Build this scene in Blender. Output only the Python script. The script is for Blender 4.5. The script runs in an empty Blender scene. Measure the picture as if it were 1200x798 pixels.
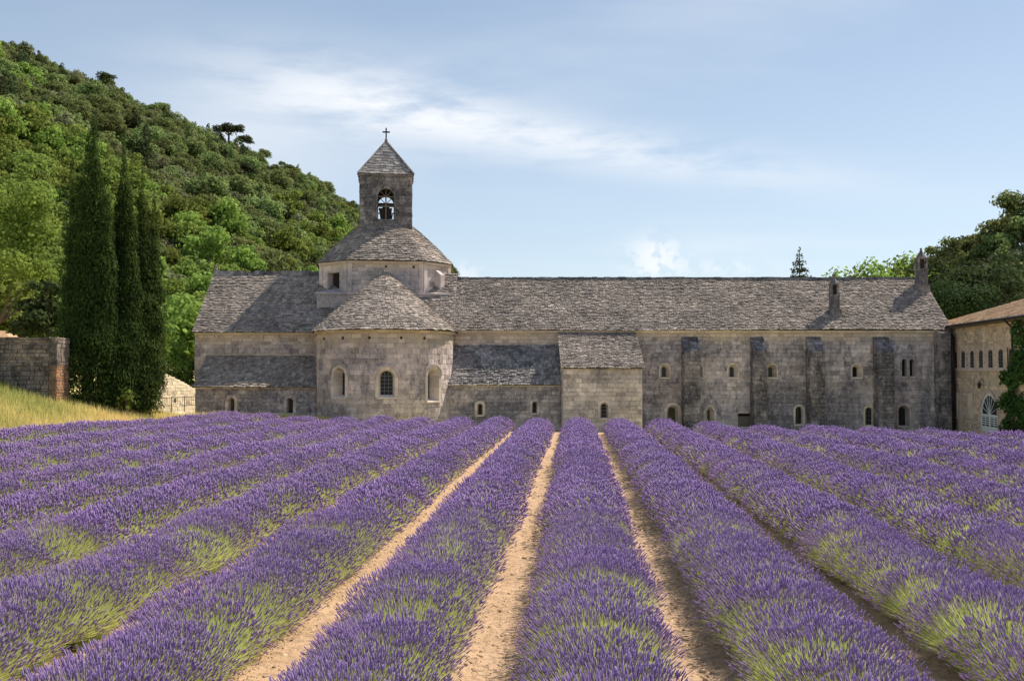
import bpy, math, random
import numpy as np
from mathutils import Vector, Matrix, noise as mnoise

R = math.radians
rnd = random.Random(7)
C = bpy.context.scene.collection
sc = bpy.context.scene

# ------------------------------------------------------------------ camera
CAMZ = 3.2
F = 1155.0                       # focal length in photo pixels (photo is 1200 wide)
PITCH = math.atan(35.0 / F)
cam = bpy.data.cameras.new("camera")
cam.sensor_width = 36.0
cam.lens = 36.0 * F / 1200.0
cam.clip_start = 0.1
cam.clip_end = 9000
co = bpy.data.objects.new("camera", cam)
C.objects.link(co)
co.location = (0, 0, CAMZ)
co.rotation_euler = (math.pi / 2 + PITCH, 0, 0)
sc.camera = co

# ------------------------------------------------------------------ light
SUN_AZ = R(53)      # from +Y towards +X
SUN_EL = R(50)
sv = Vector((math.sin(SUN_AZ) * math.cos(SUN_EL), math.cos(SUN_AZ) * math.cos(SUN_EL), math.sin(SUN_EL)))
sl = bpy.data.lights.new("sun", 'SUN')
sl.energy = 3.1
sl.angle = R(0.6)
sl.color = (1.0, 0.90, 0.74)
so = bpy.data.objects.new("sun", sl)
C.objects.link(so)
so.rotation_euler = sv.to_track_quat('Z', 'Y').to_euler()
so.location = (30, 30, 60)

sc.view_settings.view_transform = 'Standard'
sc.view_settings.look = 'None'
sc.view_settings.gamma = 1
sc.view_settings.exposure = 1.1
sc.cycles.max_bounces = 6
sc.cycles.transparent_max_bounces = 8

# ------------------------------------------------------------------ node helpers
class NT:
    def __init__(s, tree):
        s.t = tree
    def n(s, typ, **kw):
        nd = s.t.nodes.new(typ)
        for k, v in kw.items():
            if k.startswith('i_'):
                key = k[2:]
                key = int(key) if key.isdigit() else key
                nd.inputs[key].default_value = v
            else:
                setattr(nd, k, v)
        return nd
    def l(s, a, b):
        s.t.links.new(a, b)
    def val(s, x, inp):
        if isinstance(x, (int, float)):
            inp.default_value = x
        elif isinstance(x, (tuple, list)):
            inp.default_value = x
        else:
            s.l(x, inp)
    def math(s, op, a, b=0.0, c=None, clamp=False):
        nd = s.t.nodes.new('ShaderNodeMath')
        nd.operation = op
        nd.use_clamp = clamp
        s.val(a, nd.inputs[0]); s.val(b, nd.inputs[1])
        if c is not None: s.val(c, nd.inputs[2])
        return nd.outputs[0]
    def mix(s, f, a, b, blend='MIX'):
        nd = s.t.nodes.new('ShaderNodeMix')
        nd.data_type = 'RGBA'; nd.blend_type = blend
        s.val(f, nd.inputs[0])
        for x, i in ((a, 6), (b, 7)):
            if isinstance(x, tuple): nd.inputs[i].default_value = (*x[:3], 1)
            else: s.l(x, nd.inputs[i])
        return nd.outputs[2]
    def ramp(s, f, lo, hi):
        nd = s.t.nodes.new('ShaderNodeMapRange')
        nd.interpolation_type = 'SMOOTHSTEP'
        s.val(f, nd.inputs[0]); nd.inputs[1].default_value = lo; nd.inputs[2].default_value = hi
        return nd.outputs[0]
    def noise(s, vec, scale, detail=4, rough=.55, stretch=None):
        if stretch:
            mp = s.t.nodes.new('ShaderNodeMapping')
            mp.inputs['Scale'].default_value = stretch
            s.l(vec, mp.inputs['Vector']); vec = mp.outputs[0]
        nd = s.t.nodes.new('ShaderNodeTexNoise')
        nd.inputs['Scale'].default_value = scale
        nd.inputs['Detail'].default_value = detail
        nd.inputs['Roughness'].default_value = rough
        s.l(vec, nd.inputs['Vector'])
        return nd.outputs[0]

# ------------------------------------------------------------------ sky
w = bpy.data.worlds.new("World"); sc.world = w; w.use_nodes = True
T = NT(w.node_tree)
w.node_tree.nodes.clear()
out = T.n('ShaderNodeOutputWorld')
bg = T.n('ShaderNodeBackground'); bg.inputs['Strength'].default_value = 0.105
sky = T.n('ShaderNodeTexSky')
sky.sky_type = 'NISHITA'; sky.sun_disc = False
sky.sun_elevation = SUN_EL; sky.sun_rotation = SUN_AZ
sky.altitude = 300; sky.air_density = 1.0; sky.dust_density = 0.6; sky.ozone_density = 1.6
tc = T.n('ShaderNodeTexCoord')
D = tc.outputs['Generated']
sep = T.n('ShaderNodeSeparateXYZ'); T.l(D, sep.inputs[0])
X, Y, Z = sep.outputs
az = T.math('ARCTAN2', X, Y); el = T.math('ARCSINE', Z)
zz = T.math('ADD', T.math('MAXIMUM', Z, 0.0), 0.12)
cv = T.n('ShaderNodeCombineXYZ'); T.l(T.math('DIVIDE', X, zz), cv.inputs[0]); T.l(T.math('DIVIDE', Y, zz), cv.inputs[1])
cp = cv.outputs[0]
ang = T.n('ShaderNodeCombineXYZ'); T.l(az, ang.inputs[0]); T.l(el, ang.inputs[1])
wisp = T.noise(ang.outputs[0], 7.0, 8, .62, (1.0, 4.2, 1.0))
wide = T.noise(cp, 0.55, 6, .55, (0.7, 1.3, 1.0))
def spot(a0, e0, ra, re, tilt=0.0):
    da = T.math('SUBTRACT', az, a0)
    de = T.math('ADD', T.math('SUBTRACT', el, e0), T.math('MULTIPLY', da, tilt))
    q = T.math('ADD', T.math('POWER', T.math('ABSOLUTE', T.math('DIVIDE', da, ra)), 2.0), T.math('POWER', T.math('ABSOLUTE', T.math('DIVIDE', de, re)), 2.0))
    return T.math('EXPONENT', T.math('MULTIPLY', q, -1.0))
streak = T.math('ADD', spot(0.07, .225, .25, .022, .17), T.math('MULTIPLY', spot(-.14, .262, .15, .045, .1), .75))
streak = T.math('MULTIPLY', streak, T.ramp(wisp, .30, .60))
thin = T.math('MULTIPLY', T.ramp(wide, .48, .78), .38)
puff = T.math('ADD', T.math('MULTIPLY', spot(.145, .110, .026, .022), 1.5), T.math('ADD', T.math('MULTIPLY', spot(-.05, .098, .02, .010), .9), T.math('MULTIPLY', spot(.21, .102, .05, .007), .7)))
pn = T.noise(ang.outputs[0], 42.0, 6, .6)
puff = T.math('MULTIPLY', puff, T.ramp(pn, .43, .53))
cl = T.math('ADD', T.math('MULTIPLY', streak, .62), T.math('ADD', thin, T.math('MULTIPLY', puff, .5)), clamp=True)
lp = T.math('MULTIPLY', spot(-.27, .22, .12, .07), .35)
cl = T.math('ADD', cl, lp, clamp=True)
grad = T.ramp(el, .0, .62)
veil = T.mix(grad, (2.5, 2.85, 3.15), (.88, 1.32, 1.95))
base = T.mix(.74, sky.outputs[0], veil)
skyc = T.mix(cl, base, (4.5, 4.6, 4.75))
T.l(skyc, bg.inputs['Color']); T.l(bg.outputs[0], out.inputs[0])

# ------------------------------------------------------------------ materials
def newmat(name):
    m = bpy.data.materials.new(name); m.use_nodes = True
    m.node_tree.nodes.clear()
    t = NT(m.node_tree)
    o = t.n('ShaderNodeOutputMaterial')
    b = t.n('ShaderNodeBsdfPrincipled')
    b.inputs['Roughness'].default_value = .9
    if 'Specular IOR Level' in b.inputs: b.inputs['Specular IOR Level'].default_value = .25
    t.l(b.outputs[0], o.inputs[0])
    return m, t, b, o

def tone(t):
    a = t.n('ShaderNodeAttribute'); a.attribute_name = 'tone'
    return a.outputs['Fac']

def stone_mat(name, light, mid, dark, patch=.5, streak=.5, warm=None, wz=None, scale=.45, fine=7.0, spk=.5, bump=.6, trange=(.62, 1.28)):
    m, t, b, o = newmat(name)
    g = t.n('ShaderNodeNewGeometry').outputs['Position']
    n1 = t.noise(g, scale, 5, .6)
    n2 = t.noise(g, .9, 5, .6, (1.0, 1.0, .16))
    n3 = t.noise(g, fine, 6, .7)
    n4 = t.noise(g, 2.3, 5, .65)
    col = t.mix(t.ramp(n4, .35, .68), light, mid)
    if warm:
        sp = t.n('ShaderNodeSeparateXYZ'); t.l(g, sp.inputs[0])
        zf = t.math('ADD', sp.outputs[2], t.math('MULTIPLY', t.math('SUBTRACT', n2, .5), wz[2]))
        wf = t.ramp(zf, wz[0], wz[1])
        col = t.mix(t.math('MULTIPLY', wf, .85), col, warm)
    pf = t.math('MULTIPLY', t.ramp(n1, .40, .62), patch)
    sf = t.math('MULTIPLY', t.ramp(n2, .47, .66), streak)
    n5 = t.noise(g, 3.2, 9, .82, (1.0, 1.0, .6))
    dk = t.math('ADD', t.math('MAXIMUM', pf, sf), t.math('MULTIPLY', t.ramp(n5, .49, .57), .55 * (patch + .1)), clamp=True)
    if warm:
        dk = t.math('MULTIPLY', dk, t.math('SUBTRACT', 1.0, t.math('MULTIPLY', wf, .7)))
    dk = t.math('MULTIPLY', dk, t.ramp(n3, .22, .55))
    col = t.mix(dk, col, dark)
    sk = t.math('MULTIPLY', t.ramp(n3, .54, .66), spk)
    col = t.mix(sk, col, tuple(min(.62, c * 1.5) for c in light))
    tn = t.math('ADD', t.math('MULTIPLY', tone(t), trange[1] - trange[0]), trange[0])
    vm = t.n('ShaderNodeVectorMath', operation='SCALE'); t.l(col, vm.inputs[0]); t.l(tn, vm.inputs['Scale'])
    t.l(vm.outputs[0], b.inputs['Base Color'])
    bp = t.n('ShaderNodeBump'); bp.inputs['Strength'].default_value = bump; bp.inputs['Distance'].default_value = .03
    t.l(t.noise(g, fine * 1.6, 6, .7), bp.inputs['Height']); t.l(bp.outputs[0], b.inputs['Normal'])
    return m

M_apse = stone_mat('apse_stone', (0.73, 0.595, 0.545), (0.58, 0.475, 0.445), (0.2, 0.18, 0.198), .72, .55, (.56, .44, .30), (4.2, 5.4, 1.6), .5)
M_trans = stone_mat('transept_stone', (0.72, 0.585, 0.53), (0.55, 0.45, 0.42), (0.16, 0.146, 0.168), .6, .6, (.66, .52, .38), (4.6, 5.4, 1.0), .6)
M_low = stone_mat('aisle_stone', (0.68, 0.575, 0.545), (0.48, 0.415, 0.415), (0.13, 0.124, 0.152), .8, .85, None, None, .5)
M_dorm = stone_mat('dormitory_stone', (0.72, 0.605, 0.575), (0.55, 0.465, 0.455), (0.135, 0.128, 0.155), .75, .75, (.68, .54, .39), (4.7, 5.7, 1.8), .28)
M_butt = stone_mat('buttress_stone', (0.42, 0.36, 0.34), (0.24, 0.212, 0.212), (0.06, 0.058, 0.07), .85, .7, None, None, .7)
M_annex = stone_mat('annex_stone', (0.77, 0.64, 0.58), (0.64, 0.53, 0.49), (0.22, 0.195, 0.208), .55, .55, None, None, .6)
M_tower = stone_mat('tower_stone', (0.34, 0.3, 0.285), (0.2, 0.18, 0.18), (0.055, 0.053, 0.064), .7, .6, None, None, .8)
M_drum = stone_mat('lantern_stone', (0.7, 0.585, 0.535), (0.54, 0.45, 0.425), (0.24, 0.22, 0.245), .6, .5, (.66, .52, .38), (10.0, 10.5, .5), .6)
M_pale = stone_mat('pale_dressed_stone', (0.76, 0.65, 0.57), (0.7, 0.59, 0.51), (0.34, 0.29, 0.26), .3, .3, None, None, 1.2, spk=.15)
M_pink = stone_mat('pinkish_dressed_stone', (.68, .52, .44), (.58, .45, .38), (.30, .24, .21), .3, .3, None, None, 1.2, spk=.1)
M_rubble = stone_mat('ochre_rubble', (0.74, 0.57, 0.41), (0.6, 0.46, 0.33), (0.3, 0.23, 0.17), .4, .3, None, None, .7, trange=(.62, 1.3))
M_oldwall = stone_mat('old_wall_stone', (0.36, 0.285, 0.23), (0.26, 0.205, 0.165), (0.06, 0.052, 0.046), .7, .8, None, None, .6, trange=(.6, 1.35))
M_brick = stone_mat('orange_brick', (.44, .22, .11), (.30, .15, .08), (.13, .08, .055), .7, .6, None, None, 1.5, spk=.1, trange=(.6, 1.3))
M_sunwall = stone_mat('cream_wall_stone', (0.8, 0.68, 0.5), (0.72, 0.6, 0.44), (0.45, 0.37, 0.28), .3, .2, None, None, .9)
M_mortar = stone_mat('mortar', (.30, .27, .23), (.24, .215, .185), (.10, .10, .10), .6, .6, None, None, .5, trange=(.9, 1.0))
M_tile = stone_mat('lauze_tiles', (0.43, 0.365, 0.32), (0.3, 0.255, 0.23), (0.125, 0.11, 0.108), .45, .0, None, None, .35, fine=5, spk=.3, trange=(.6, 1.38))
M_tiled = stone_mat('dark_lauze_tiles', (0.38, 0.345, 0.33), (0.27, 0.25, 0.25), (0.1, 0.097, 0.108), .6, .0, None, None, .5, fine=5, spk=.35, trange=(.55, 1.5))
M_clay = stone_mat('clay_tiles', (.52, .34, .20), (.42, .26, .15), (.24, .16, .11), .4, .0, None, None, .5, fine=4, spk=.2, trange=(.6, 1.35))
M_under = stone_mat('roof_underlay', (.16, .15, .14), (.13, .12, .11), (.08, .08, .08), .5, .0, None, None, .6, trange=(.9, 1.0))
M_rock = stone_mat('limestone_rock', (.42, .40, .37), (.36, .34, .31), (.17, .165, .16), .5, .5, None, None, .3)

def plain(name, col, rough=.7, metal=0.0, var=.25, sc_=6.0):
    m, t, b, o = newmat(name)
    g = t.n('ShaderNodeTexCoord').outputs['Object']
    n = t.noise(g, sc_, 5, .6)
    c = t.mix(n, tuple(x * (1 - var) for x in col), tuple(min(1, x * (1 + var)) for x in col))
    t.l(c, b.inputs['Base Color'])
    b.inputs['Roughness'].default_value = rough; b.inputs['Metallic'].default_value = metal
    return m
M_glass = plain('dark_leaded_glass', (.018, .02, .024), .12, 0, .3)
M_dark = plain('dark_timber_and_hole_shade', (.03, .026, .024), .8)  # timber colour, also painted on as the shade inside holes
M_iron = plain('dark_iron', (.035, .036, .04), .5, .6)
M_lead = plain('grey_lead_bars', (.16, .17, .18), .5, .5)
M_white = plain('white_paint', (.74, .74, .72), .5, 0, .06)
M_bronze = plain('weathered_bronze', (.09, .10, .08), .45, .8)
M_wood = plain('weathered_wood', (.17, .14, .11), .8)
M_bark = plain('bark', (.10, .08, .06), .95, 0, .4, 4)

def leaf_mat(name, a, b_, trans=.35, orand=.35, hue=.05):
    m, t, b, o = newmat(name)
    oi = t.n('ShaderNodeObjectInfo')
    c = t.mix(tone(t), a, b_)
    k = t.math('ADD', t.math('MULTIPLY', oi.outputs['Random'], orand * 2), 1.0 - orand)
    hs = t.n('ShaderNodeHueSaturation')
    t.l(c, hs.inputs['Color']); t.l(k, hs.inputs['Value'])
    t.l(t.math('ADD', t.math('MULTIPLY', oi.outputs['Random'], hue), .5 - hue / 2), hs.inputs['Hue'])
    t.l(hs.outputs[0], b.inputs['Base Color'])
    b.inputs['Roughness'].default_value = .8; b.inputs['Specular IOR Level'].default_value = .08
    tr = t.n('ShaderNodeBsdfTranslucent'); t.l(hs.outputs[0], tr.inputs[0])
    mx = t.n('ShaderNodeMixShader'); mx.inputs[0].default_value = trans
    t.l(b.outputs[0], mx.inputs[1]); t.l(tr.outputs[0], mx.inputs[2]); t.l(mx.outputs[0], o.inputs[0])
    return m
L_oak = leaf_mat('holm_oak_leaves', (.115, .15, .055), (.28, .33, .12), .55)
L_green = leaf_mat('broadleaf_leaves', (.14, .195, .04), (.31, .39, .095), .55)
L_olive = leaf_mat('grey_green_leaves', (.15, .16, .085), (.29, .295, .16), .5)
L_pine = leaf_mat('pine_needles', (.045, .065, .03), (.12, .15, .06), .4)
L_cyp = leaf_mat('cypress_sprays', (.012, .023, .007), (.105, .15, .035), .35, .1)
L_dark = leaf_mat('dark_shrub_leaves', (.03, .05, .018), (.09, .12, .04), .35, .1)
L_bright = leaf_mat('sunny_leaves', (.13, .165, .03), (.31, .36, .08), .5, .1)
L_vine = leaf_mat('creeper_leaves', (.035, .07, .018), (.11, .18, .04), .35, .1)
L_head = leaf_mat('lavender_flowers', (.29, .18, .44), (.56, .41, .73), .3, .05, .012)
L_stem = leaf_mat('lavender_stems', (.36, .43, .13), (.80, .82, .36), .5, .08, .012)
L_grass = leaf_mat('dry_grass_blades', (.24, .36, .07), (1.0, .84, .38), .5, .1)

L_litter = leaf_mat('dry_stalks', (.20, .12, .075), (.62, .48, .30), .2, .1)
def soil_mat(name, a, b_, c_):
    m, t, b, o = newmat(name)
    g = t.n('ShaderNodeNewGeometry').outputs['Position']
    n1 = t.noise(g, .8, 5, .6); n2 = t.noise(g, 9, 6, .7); n3 = t.noise(g, 40, 5, .7)
    c = t.mix(t.ramp(n1, .35, .65), a, b_)
    c = t.mix(t.math('MULTIPLY', t.ramp(n2, .46, .62), .75), c, c_)
    c = t.mix(t.math('MULTIPLY', t.ramp(n3, .55, .7), .45), c, tuple(min(.7, x * 1.25) for x in a))
    t.l(c, b.inputs['Base Color'])
    bp = t.n('ShaderNodeBump'); bp.inputs['Strength'].default_value = .9; bp.inputs['Distance'].default_value = .05
    t.l(t.math('ADD', n2, t.math('MULTIPLY', n3, .4)), bp.inputs['Height']); t.l(bp.outputs[0], b.inputs['Normal'])
    return m
M_soil = soil_mat('sandy_soil', (.58, .395, .26), (.50, .335, .215), (.31, .205, .135))
M_ground = soil_mat('grassy_ground', (.50, .43, .17), (.40, .39, .14), (.58, .46, .24))
M_hill = soil_mat('wooded_slope_soil', (.10, .11, .045), (.07, .085, .035), (.20, .18, .12))
M_clod = stone_mat('soil_clod', (.56, .385, .26), (.44, .295, .19), (.24, .16, .105), .3, 0, None, None, 2.0, trange=(.7, 1.2))

# ------------------------------------------------------------------ mesh helpers
class MB:
    def __init__(s):
        s.v = []; s.f = []; s.t = []; s.m = []
    def face(s, pts, t=.5, m=0):
        b = len(s.v); s.v.extend(pts); s.f.append(tuple(range(b, b + len(pts)))); s.t.append(t); s.m.append(m)
    def add(s, pts, faces, t=.5, m=0):
        b = len(s.v); s.v.extend(pts)
        for f in faces:
            s.f.append(tuple(b + i for i in f)); s.t.append(t); s.m.append(m)
    def box8(s, p, t=.5, m=0):
        s.add(p, [(0, 3, 2, 1), (4, 5, 6, 7), (0, 1, 5, 4), (1, 2, 6, 5), (2, 3, 7, 6), (3, 0, 4, 7)], t, m)
    def box(s, x0, x1, y0, y1, z0, z1, t=.5, m=0, fr=None):
        p = [(x0, y0, z0), (x1, y0, z0), (x1, y1, z0), (x0, y1, z0), (x0, y0, z1), (x1, y0, z1), (x1, y1, z1), (x0, y1, z1)]
        p = [Vector(q) for q in p]
        if fr: p = [fr(q) for q in p]
        s.box8(p, t, m)
    def tube(s, pts, rad, n=6, t=.5, m=0, cap=True):
        pts = [Vector(p) for p in pts]
        if isinstance(rad, (int, float)): rad = [rad] * len(pts)
        rings = []
        for i, p in enumerate(pts):
            d = (pts[min(i + 1, len(pts) - 1)] - pts[max(i - 1, 0)]).normalized()
            a = d.orthogonal().normalized() if abs(d.z) > .9 else d.cross(Vector((0, 0, 1))).normalized()
            b = d.cross(a)
            rings.append([p + a * math.cos(k / n * 6.28318) * rad[i] + b * math.sin(k / n * 6.28318) * rad[i] for k in range(n)])
        base = len(s.v)
        for r in rings: s.v.extend(r)
        for i in range(len(rings) - 1):
            for k in range(n):
                a0 = base + i * n + k; a1 = base + i * n + (k + 1) % n
                s.f.append((a0, a1, a1 + n, a0 + n)); s.t.append(t); s.m.append(m)
        if cap:
            s.f.append(tuple(base + k for k in reversed(range(n)))); s.t.append(t); s.m.append(m)
            q = base + (len(rings) - 1) * n
            s.f.append(tuple(q + k for k in range(n))); s.t.append(t); s.m.append(m)
    def lathe(s, prof, n=10, c=(0, 0, 0), t=.5, m=0):
        base = len(s.v); c = Vector(c)
        for r, z in prof:
            for k in range(n):
                a = k / n * 2 * math.pi
                s.v.append(c + Vector((r * math.cos(a), r * math.sin(a), z)))
        for i in range(len(prof) - 1):
            for k in range(n):
                a0 = base + i * n + k; a1 = base + i * n + (k + 1) % n
                s.f.append((a0, a1, a1 + n, a0 + n)); s.t.append(t); s.m.append(m)
    def build(s, name, mats, parent=None, smooth=False, kind=None):
        me = bpy.data.meshes.new(name)
        me.from_pydata([tuple(v) for v in s.v], [], s.f)
        if not isinstance(mats, (list, tuple)): mats = [mats]
        for m in mats: me.materials.append(m)
        if len(mats) > 1: me.polygons.foreach_set('material_index', s.m)
        a = me.attributes.new('tone', 'FLOAT', 'FACE'); a.data.foreach_set('value', s.t)
        if smooth: me.polygons.foreach_set('use_smooth', [True] * len(me.polygons))
        me.update()
        o = bpy.data.objects.new(name, me); C.objects.link(o)
        if parent is not None: o.parent = parent
        if kind: o['kind'] = kind
        return o

def np_mesh(name, verts, faces, k, mats, tn, mi=None):
    """verts (N,3); faces (M,k) int; tone per face"""
    me = bpy.data.meshes.new(name)
    N, Mf = len(verts), len(faces)
    me.vertices.add(N); me.vertices.foreach_set('co', np.asarray(verts, np.float32).ravel())
    me.loops.add(Mf * k); me.loops.foreach_set('vertex_index', np.asarray(faces, np.int32).ravel())
    me.polygons.add(Mf); me.polygons.foreach_set('loop_start', np.arange(0, Mf * k, k, dtype=np.int32))
    for m in mats: me.materials.append(m)
    if mi is not None: me.polygons.foreach_set('material_index', np.asarray(mi, np.int32))
    a = me.attributes.new('tone', 'FLOAT', 'FACE'); a.data.foreach_set('value', np.clip(np.asarray(tn, np.float32), 0, 1))
    me.update(calc_edges=True)
    return me

def link(name, me, parent=None, kind=None):
    o = bpy.data.objects.new(name, me); C.objects.link(o)
    if parent is not None: o.parent = parent
    if kind: o['kind'] = kind
    return o
def thing(name, label, cat, group=None, loc=(0, 0, 0)):
    o = bpy.data.objects.new(name, None); C.objects.link(o); o.location = loc
    o.empty_display_size = .3
    tag(o, label, cat, group); return o
def tag(o, label, cat, group=None):
    o['label'] = label; o['category'] = cat
    if group: o['group'] = group
    return o

def PX(px, py, Yd):
    """world x and z of a photo pixel at depth Yd"""
    u = (px - 600) / F; v = (399 - py) / F
    dy = math.cos(PITCH) - v * math.sin(PITCH); dz = math.sin(PITCH) + v * math.cos(PITCH)
    k = Yd / dy
    return u * k, CAMZ + dz * k
def pxx(px, Yd): return PX(px, 434, Yd)[0]
def pzz(py, Yd): return PX(600, py, Yd)[1]

def sstep(a, b, x):
    t = max(0.0, min(1.0, (x - a) / (b - a))); return t * t * (3 - 2 * t)

ROW_DX = 0.0623
def row_x(i, y): return .252 + 2.1 * i + ROW_DX * y
def row_end(i): return 53.0 - (1.62 * i if i > 0 else 0) + (min(9, -i) * .12 if i < 0 else 0)
def terrain(x, y):
    h = .28 * sstep(-8, -16, x) if x < -8 else 0.0
    h -= .16 * sstep(28, 54, y)
    if x < -15.9:
        bank = .33 * min(-15.9 - x, 10) + .10 * max(0, min(-26 - x, 30))
        far = sstep(49, 57, y) if x > -21.5 else sstep(49, 57, y) * (1 - sstep(-21.5, -24, x))
        h += bank * sstep(20, 38, y) * (1 - .95 * far)
    i = (x - .252 - ROW_DX * y) / 2.1
    e = row_end(max(0, i)) if i < 12 else row_end(12)
    if x > -12:
        h -= .75 * sstep(e + .5, e + 6, y) * sstep(-12, -5, x)
    h += .05 * mnoise.noise(Vector((x * .25, y * .25, 3.0)))
    return h

# ------------------------------------------------------------------ ground
def build_ground():
    xs = sorted(set([-4000, -2000, -900, -450, -250, -150, -100, -75] + [round(-60 + k * 1.0, 2) for k in range(121)] + [75, 100, 150, 250, 450, 900, 2000, 4000]))
    ys = sorted(set([-600, -200, -60, -20, -8] + [round(-4 + k * 1.0, 2) for k in range(101)] + [110, 130, 170, 250, 400, 700, 1500, 3000, 6000]))
    mb = MB()
    for y in ys:
        for x in xs:
            mb.v.append(Vector((x, y, terrain(x, y) - .03)))
    nx = len(xs)
    for j in range(len(ys) - 1):
        for i in range(nx - 1):
            a = j * nx + i
            mb.f.append((a, a + 1, a + 1 + nx, a + nx)); mb.t.append(.5); mb.m.append(0)
    mb.build('ground', M_ground, smooth=True, kind='structure')
    # soil of the lavender field, one sheet just above
    mb = MB()
    us = [(-10.5 + k * .06) for k in range(int((13.5 + 10.5) / .06) + 1)]
    yl = [-2 + k * .5 for k in range(15)] + [5.5 + k * .12 for k in range(120)] + [19.9 + k * .4 for k in range(92)]
    for y in yl:
        for u in us:
            x = row_x(u, y)
            prof = .05 * math.cos((u - round(u)) * 2 * math.pi)
            yy = min(y, row_end(u) + 1.5)
            x = row_x(u, yy)
            z = terrain(x, yy) + .012 + prof + .035 * mnoise.noise(Vector((x * 1.6, yy * 1.6, 0))) + .02 * mnoise.noise(Vector((x * 5, yy * 5, 0))) + (.022 * mnoise.noise(Vector((x * 11, yy * 11, 4))) if yy < 20 else 0)
            mb.v.append(Vector((x, yy, z + .05)))
    nu = len(us)
    for j in range(len(yl) - 1):
        for i in range(nu - 1):
            a = j * nu + i
            if (mb.v[a] - mb.v[a + nu]).length < .02: continue
            mb.f.append((a, a + 1, a + 1 + nu, a + nu)); mb.t.append(.5); mb.m.append(0)
    mb.build('field_soil', M_soil, smooth=True, kind='structure')
build_ground()

# ------------------------------------------------------------------ masonry
def planar(O, U, N):
    O = Vector(O); U = Vector(U).normalized(); N = Vector(N).normalized(); Zv = Vector((0, 0, 1))
    return lambda u, v, d: O + U * u + Zv * v + N * d

def sub_rect(rs, o):
    res = []
    for (a, b, c, d) in rs:
        if o[0] >= b or o[1] <= a or o[2] >= d or o[3] <= c:
            res.append((a, b, c, d)); continue
        if o[0] > a: res.append((a, o[0], c, d))
        if o[1] < b: res.append((o[1], b, c, d))
        a2, b2 = max(a, o[0]), min(b, o[1])
        if o[2] > c: res.append((a2, b2, c, o[2]))
        if o[3] < d: res.append((a2, b2, o[3], d))
    return res

def masonry(M, u0, u1, v0, v1, openings, ch=.3, bw=.55, gap=.012, depth=(.012, .05), seed=0, jit=.35, topf=None):
    """blocks [(area, verts, faces, tone)] laid in courses, cut round the openings"""
    rg = random.Random(seed); blocks = []
    v = v0
    while v < v1 - .02:
        h = min(ch * rg.uniform(1 - jit * .6, 1 + jit * .6), v1 - v)
        if v1 - (v + h) < ch * .4: h = v1 - v
        u = u0 - rg.random() * bw * .6; ct = rg.uniform(-.12, .12)
        while u < u1:
            wd = bw * rg.uniform(1 - jit, 1 + jit)
            a, b = max(u, u0), min(u + wd, u1)
            if u1 - b < bw * .25: b = u1
            u = b if b > a else u + wd
            if b - a < .05: continue
            rs = [(a, b, v, v + h)]
            for o in openings: rs = sub_rect(rs, o)
            tn = max(0, min(1, rg.gauss(.5, .2) + ct))
            for (p, q, r, s_) in rs:
                if q - p < .04 or s_ - r < .03: continue
                if topf and r > topf((p + q) / 2) - .03: continue
                if topf: s_ = min(s_, topf((p + q) / 2))
                d = rg.uniform(*depth); be = min(.018, (q - p) * .2, (s_ - r) * .2)
                p2, q2, r2, s2 = p + gap / 2, q - gap / 2, r + gap / 2, s_ - gap / 2
                j = [rg.uniform(-.006, .006) for _ in range(4)]
                pts = [M(p2, r2, -.01), M(q2, r2, -.01), M(q2, s2, -.01), M(p2, s2, -.01),
                       M(p2 + be, r2 + be, d + j[0]), M(q2 - be, r2 + be, d + j[1]), M(q2 - be, s2 - be, d + j[2]), M(p2 + be, s2 - be, d + j[3])]
                blocks.append(((q - p) * (s_ - r), pts, [(4, 5, 6, 7), (0, 1, 5, 4), (1, 2, 6, 5), (2, 3, 7, 6), (3, 0, 4, 7)], tn))
        v += h
    return blocks

def backing(mb, M, u0, u1, v0, v1, openings, step=None):
    us = sorted(set([u0, u1] + [max(u0, min(u1, x)) for o in openings for x in o[:2]]))
    if step:
        ex = []
        for a, b in zip(us, us[1:]):
            n = max(1, int((b - a) / step)); ex += [a + (b - a) * k / n for k in range(n)]
        us = ex + [us[-1]]
    vs = sorted(set([v0, v1] + [max(v0, min(v1, x)) for o in openings for x in o[2:4]]))
    for a, b in zip(us, us[1:]):
        for c, d in zip(vs, vs[1:]):
            if b - a < 1e-4 or d - c < 1e-4: continue
            cu, cw = (a + b) / 2, (c + d) / 2
            if any(o[0] < cu < o[1] and o[2] < cw < o[3] for o in openings): continue
            mb.face([M(a, c, 0), M(b, c, 0), M(b, d, 0), M(a, d, 0)], .5)

def lay(blocks, wall, mat, single=0, nm='stone'):
    """the SINGLE largest blocks as parts of their own, the rest joined as stuff"""
    blocks = sorted(blocks, key=lambda b: -b[0])
    for b in blocks[:single]:
        m = MB(); m.add(b[1], b[2], b[3]); m.build(nm, mat, wall)
    if blocks[single:]:
        m = MB()
        for b in blocks[single:]: m.add(b[1], b[2], b[3])
        m.build('small_' + nm + 's' if single else nm + 'work', mat, wall, kind='stuff')

def arch_pts(uc, vb, wd, h, n=10, pointed=False, fl=1.0):
    r = wd / 2; vs = vb + h - (r * fl if not pointed else r * 1.35)
    pts = [(uc - r, vb), (uc - r, (vb + vs) / 2), (uc - r, vs)]
    for k in range(1, n):
        a = math.pi - math.pi * k / n
        if pointed:
            x = math.cos(a); yv = (1 - abs(x) ** 1.6) ** .75
            pts.append((uc + r * x, vs + r * 1.35 * yv))
        else:
            pts.append((uc + r * math.cos(a), vs + r * fl * math.sin(a)))
    pts += [(uc + r, vs), (uc + r, (vb + vs) / 2), (uc + r, vb)]
    return pts

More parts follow.
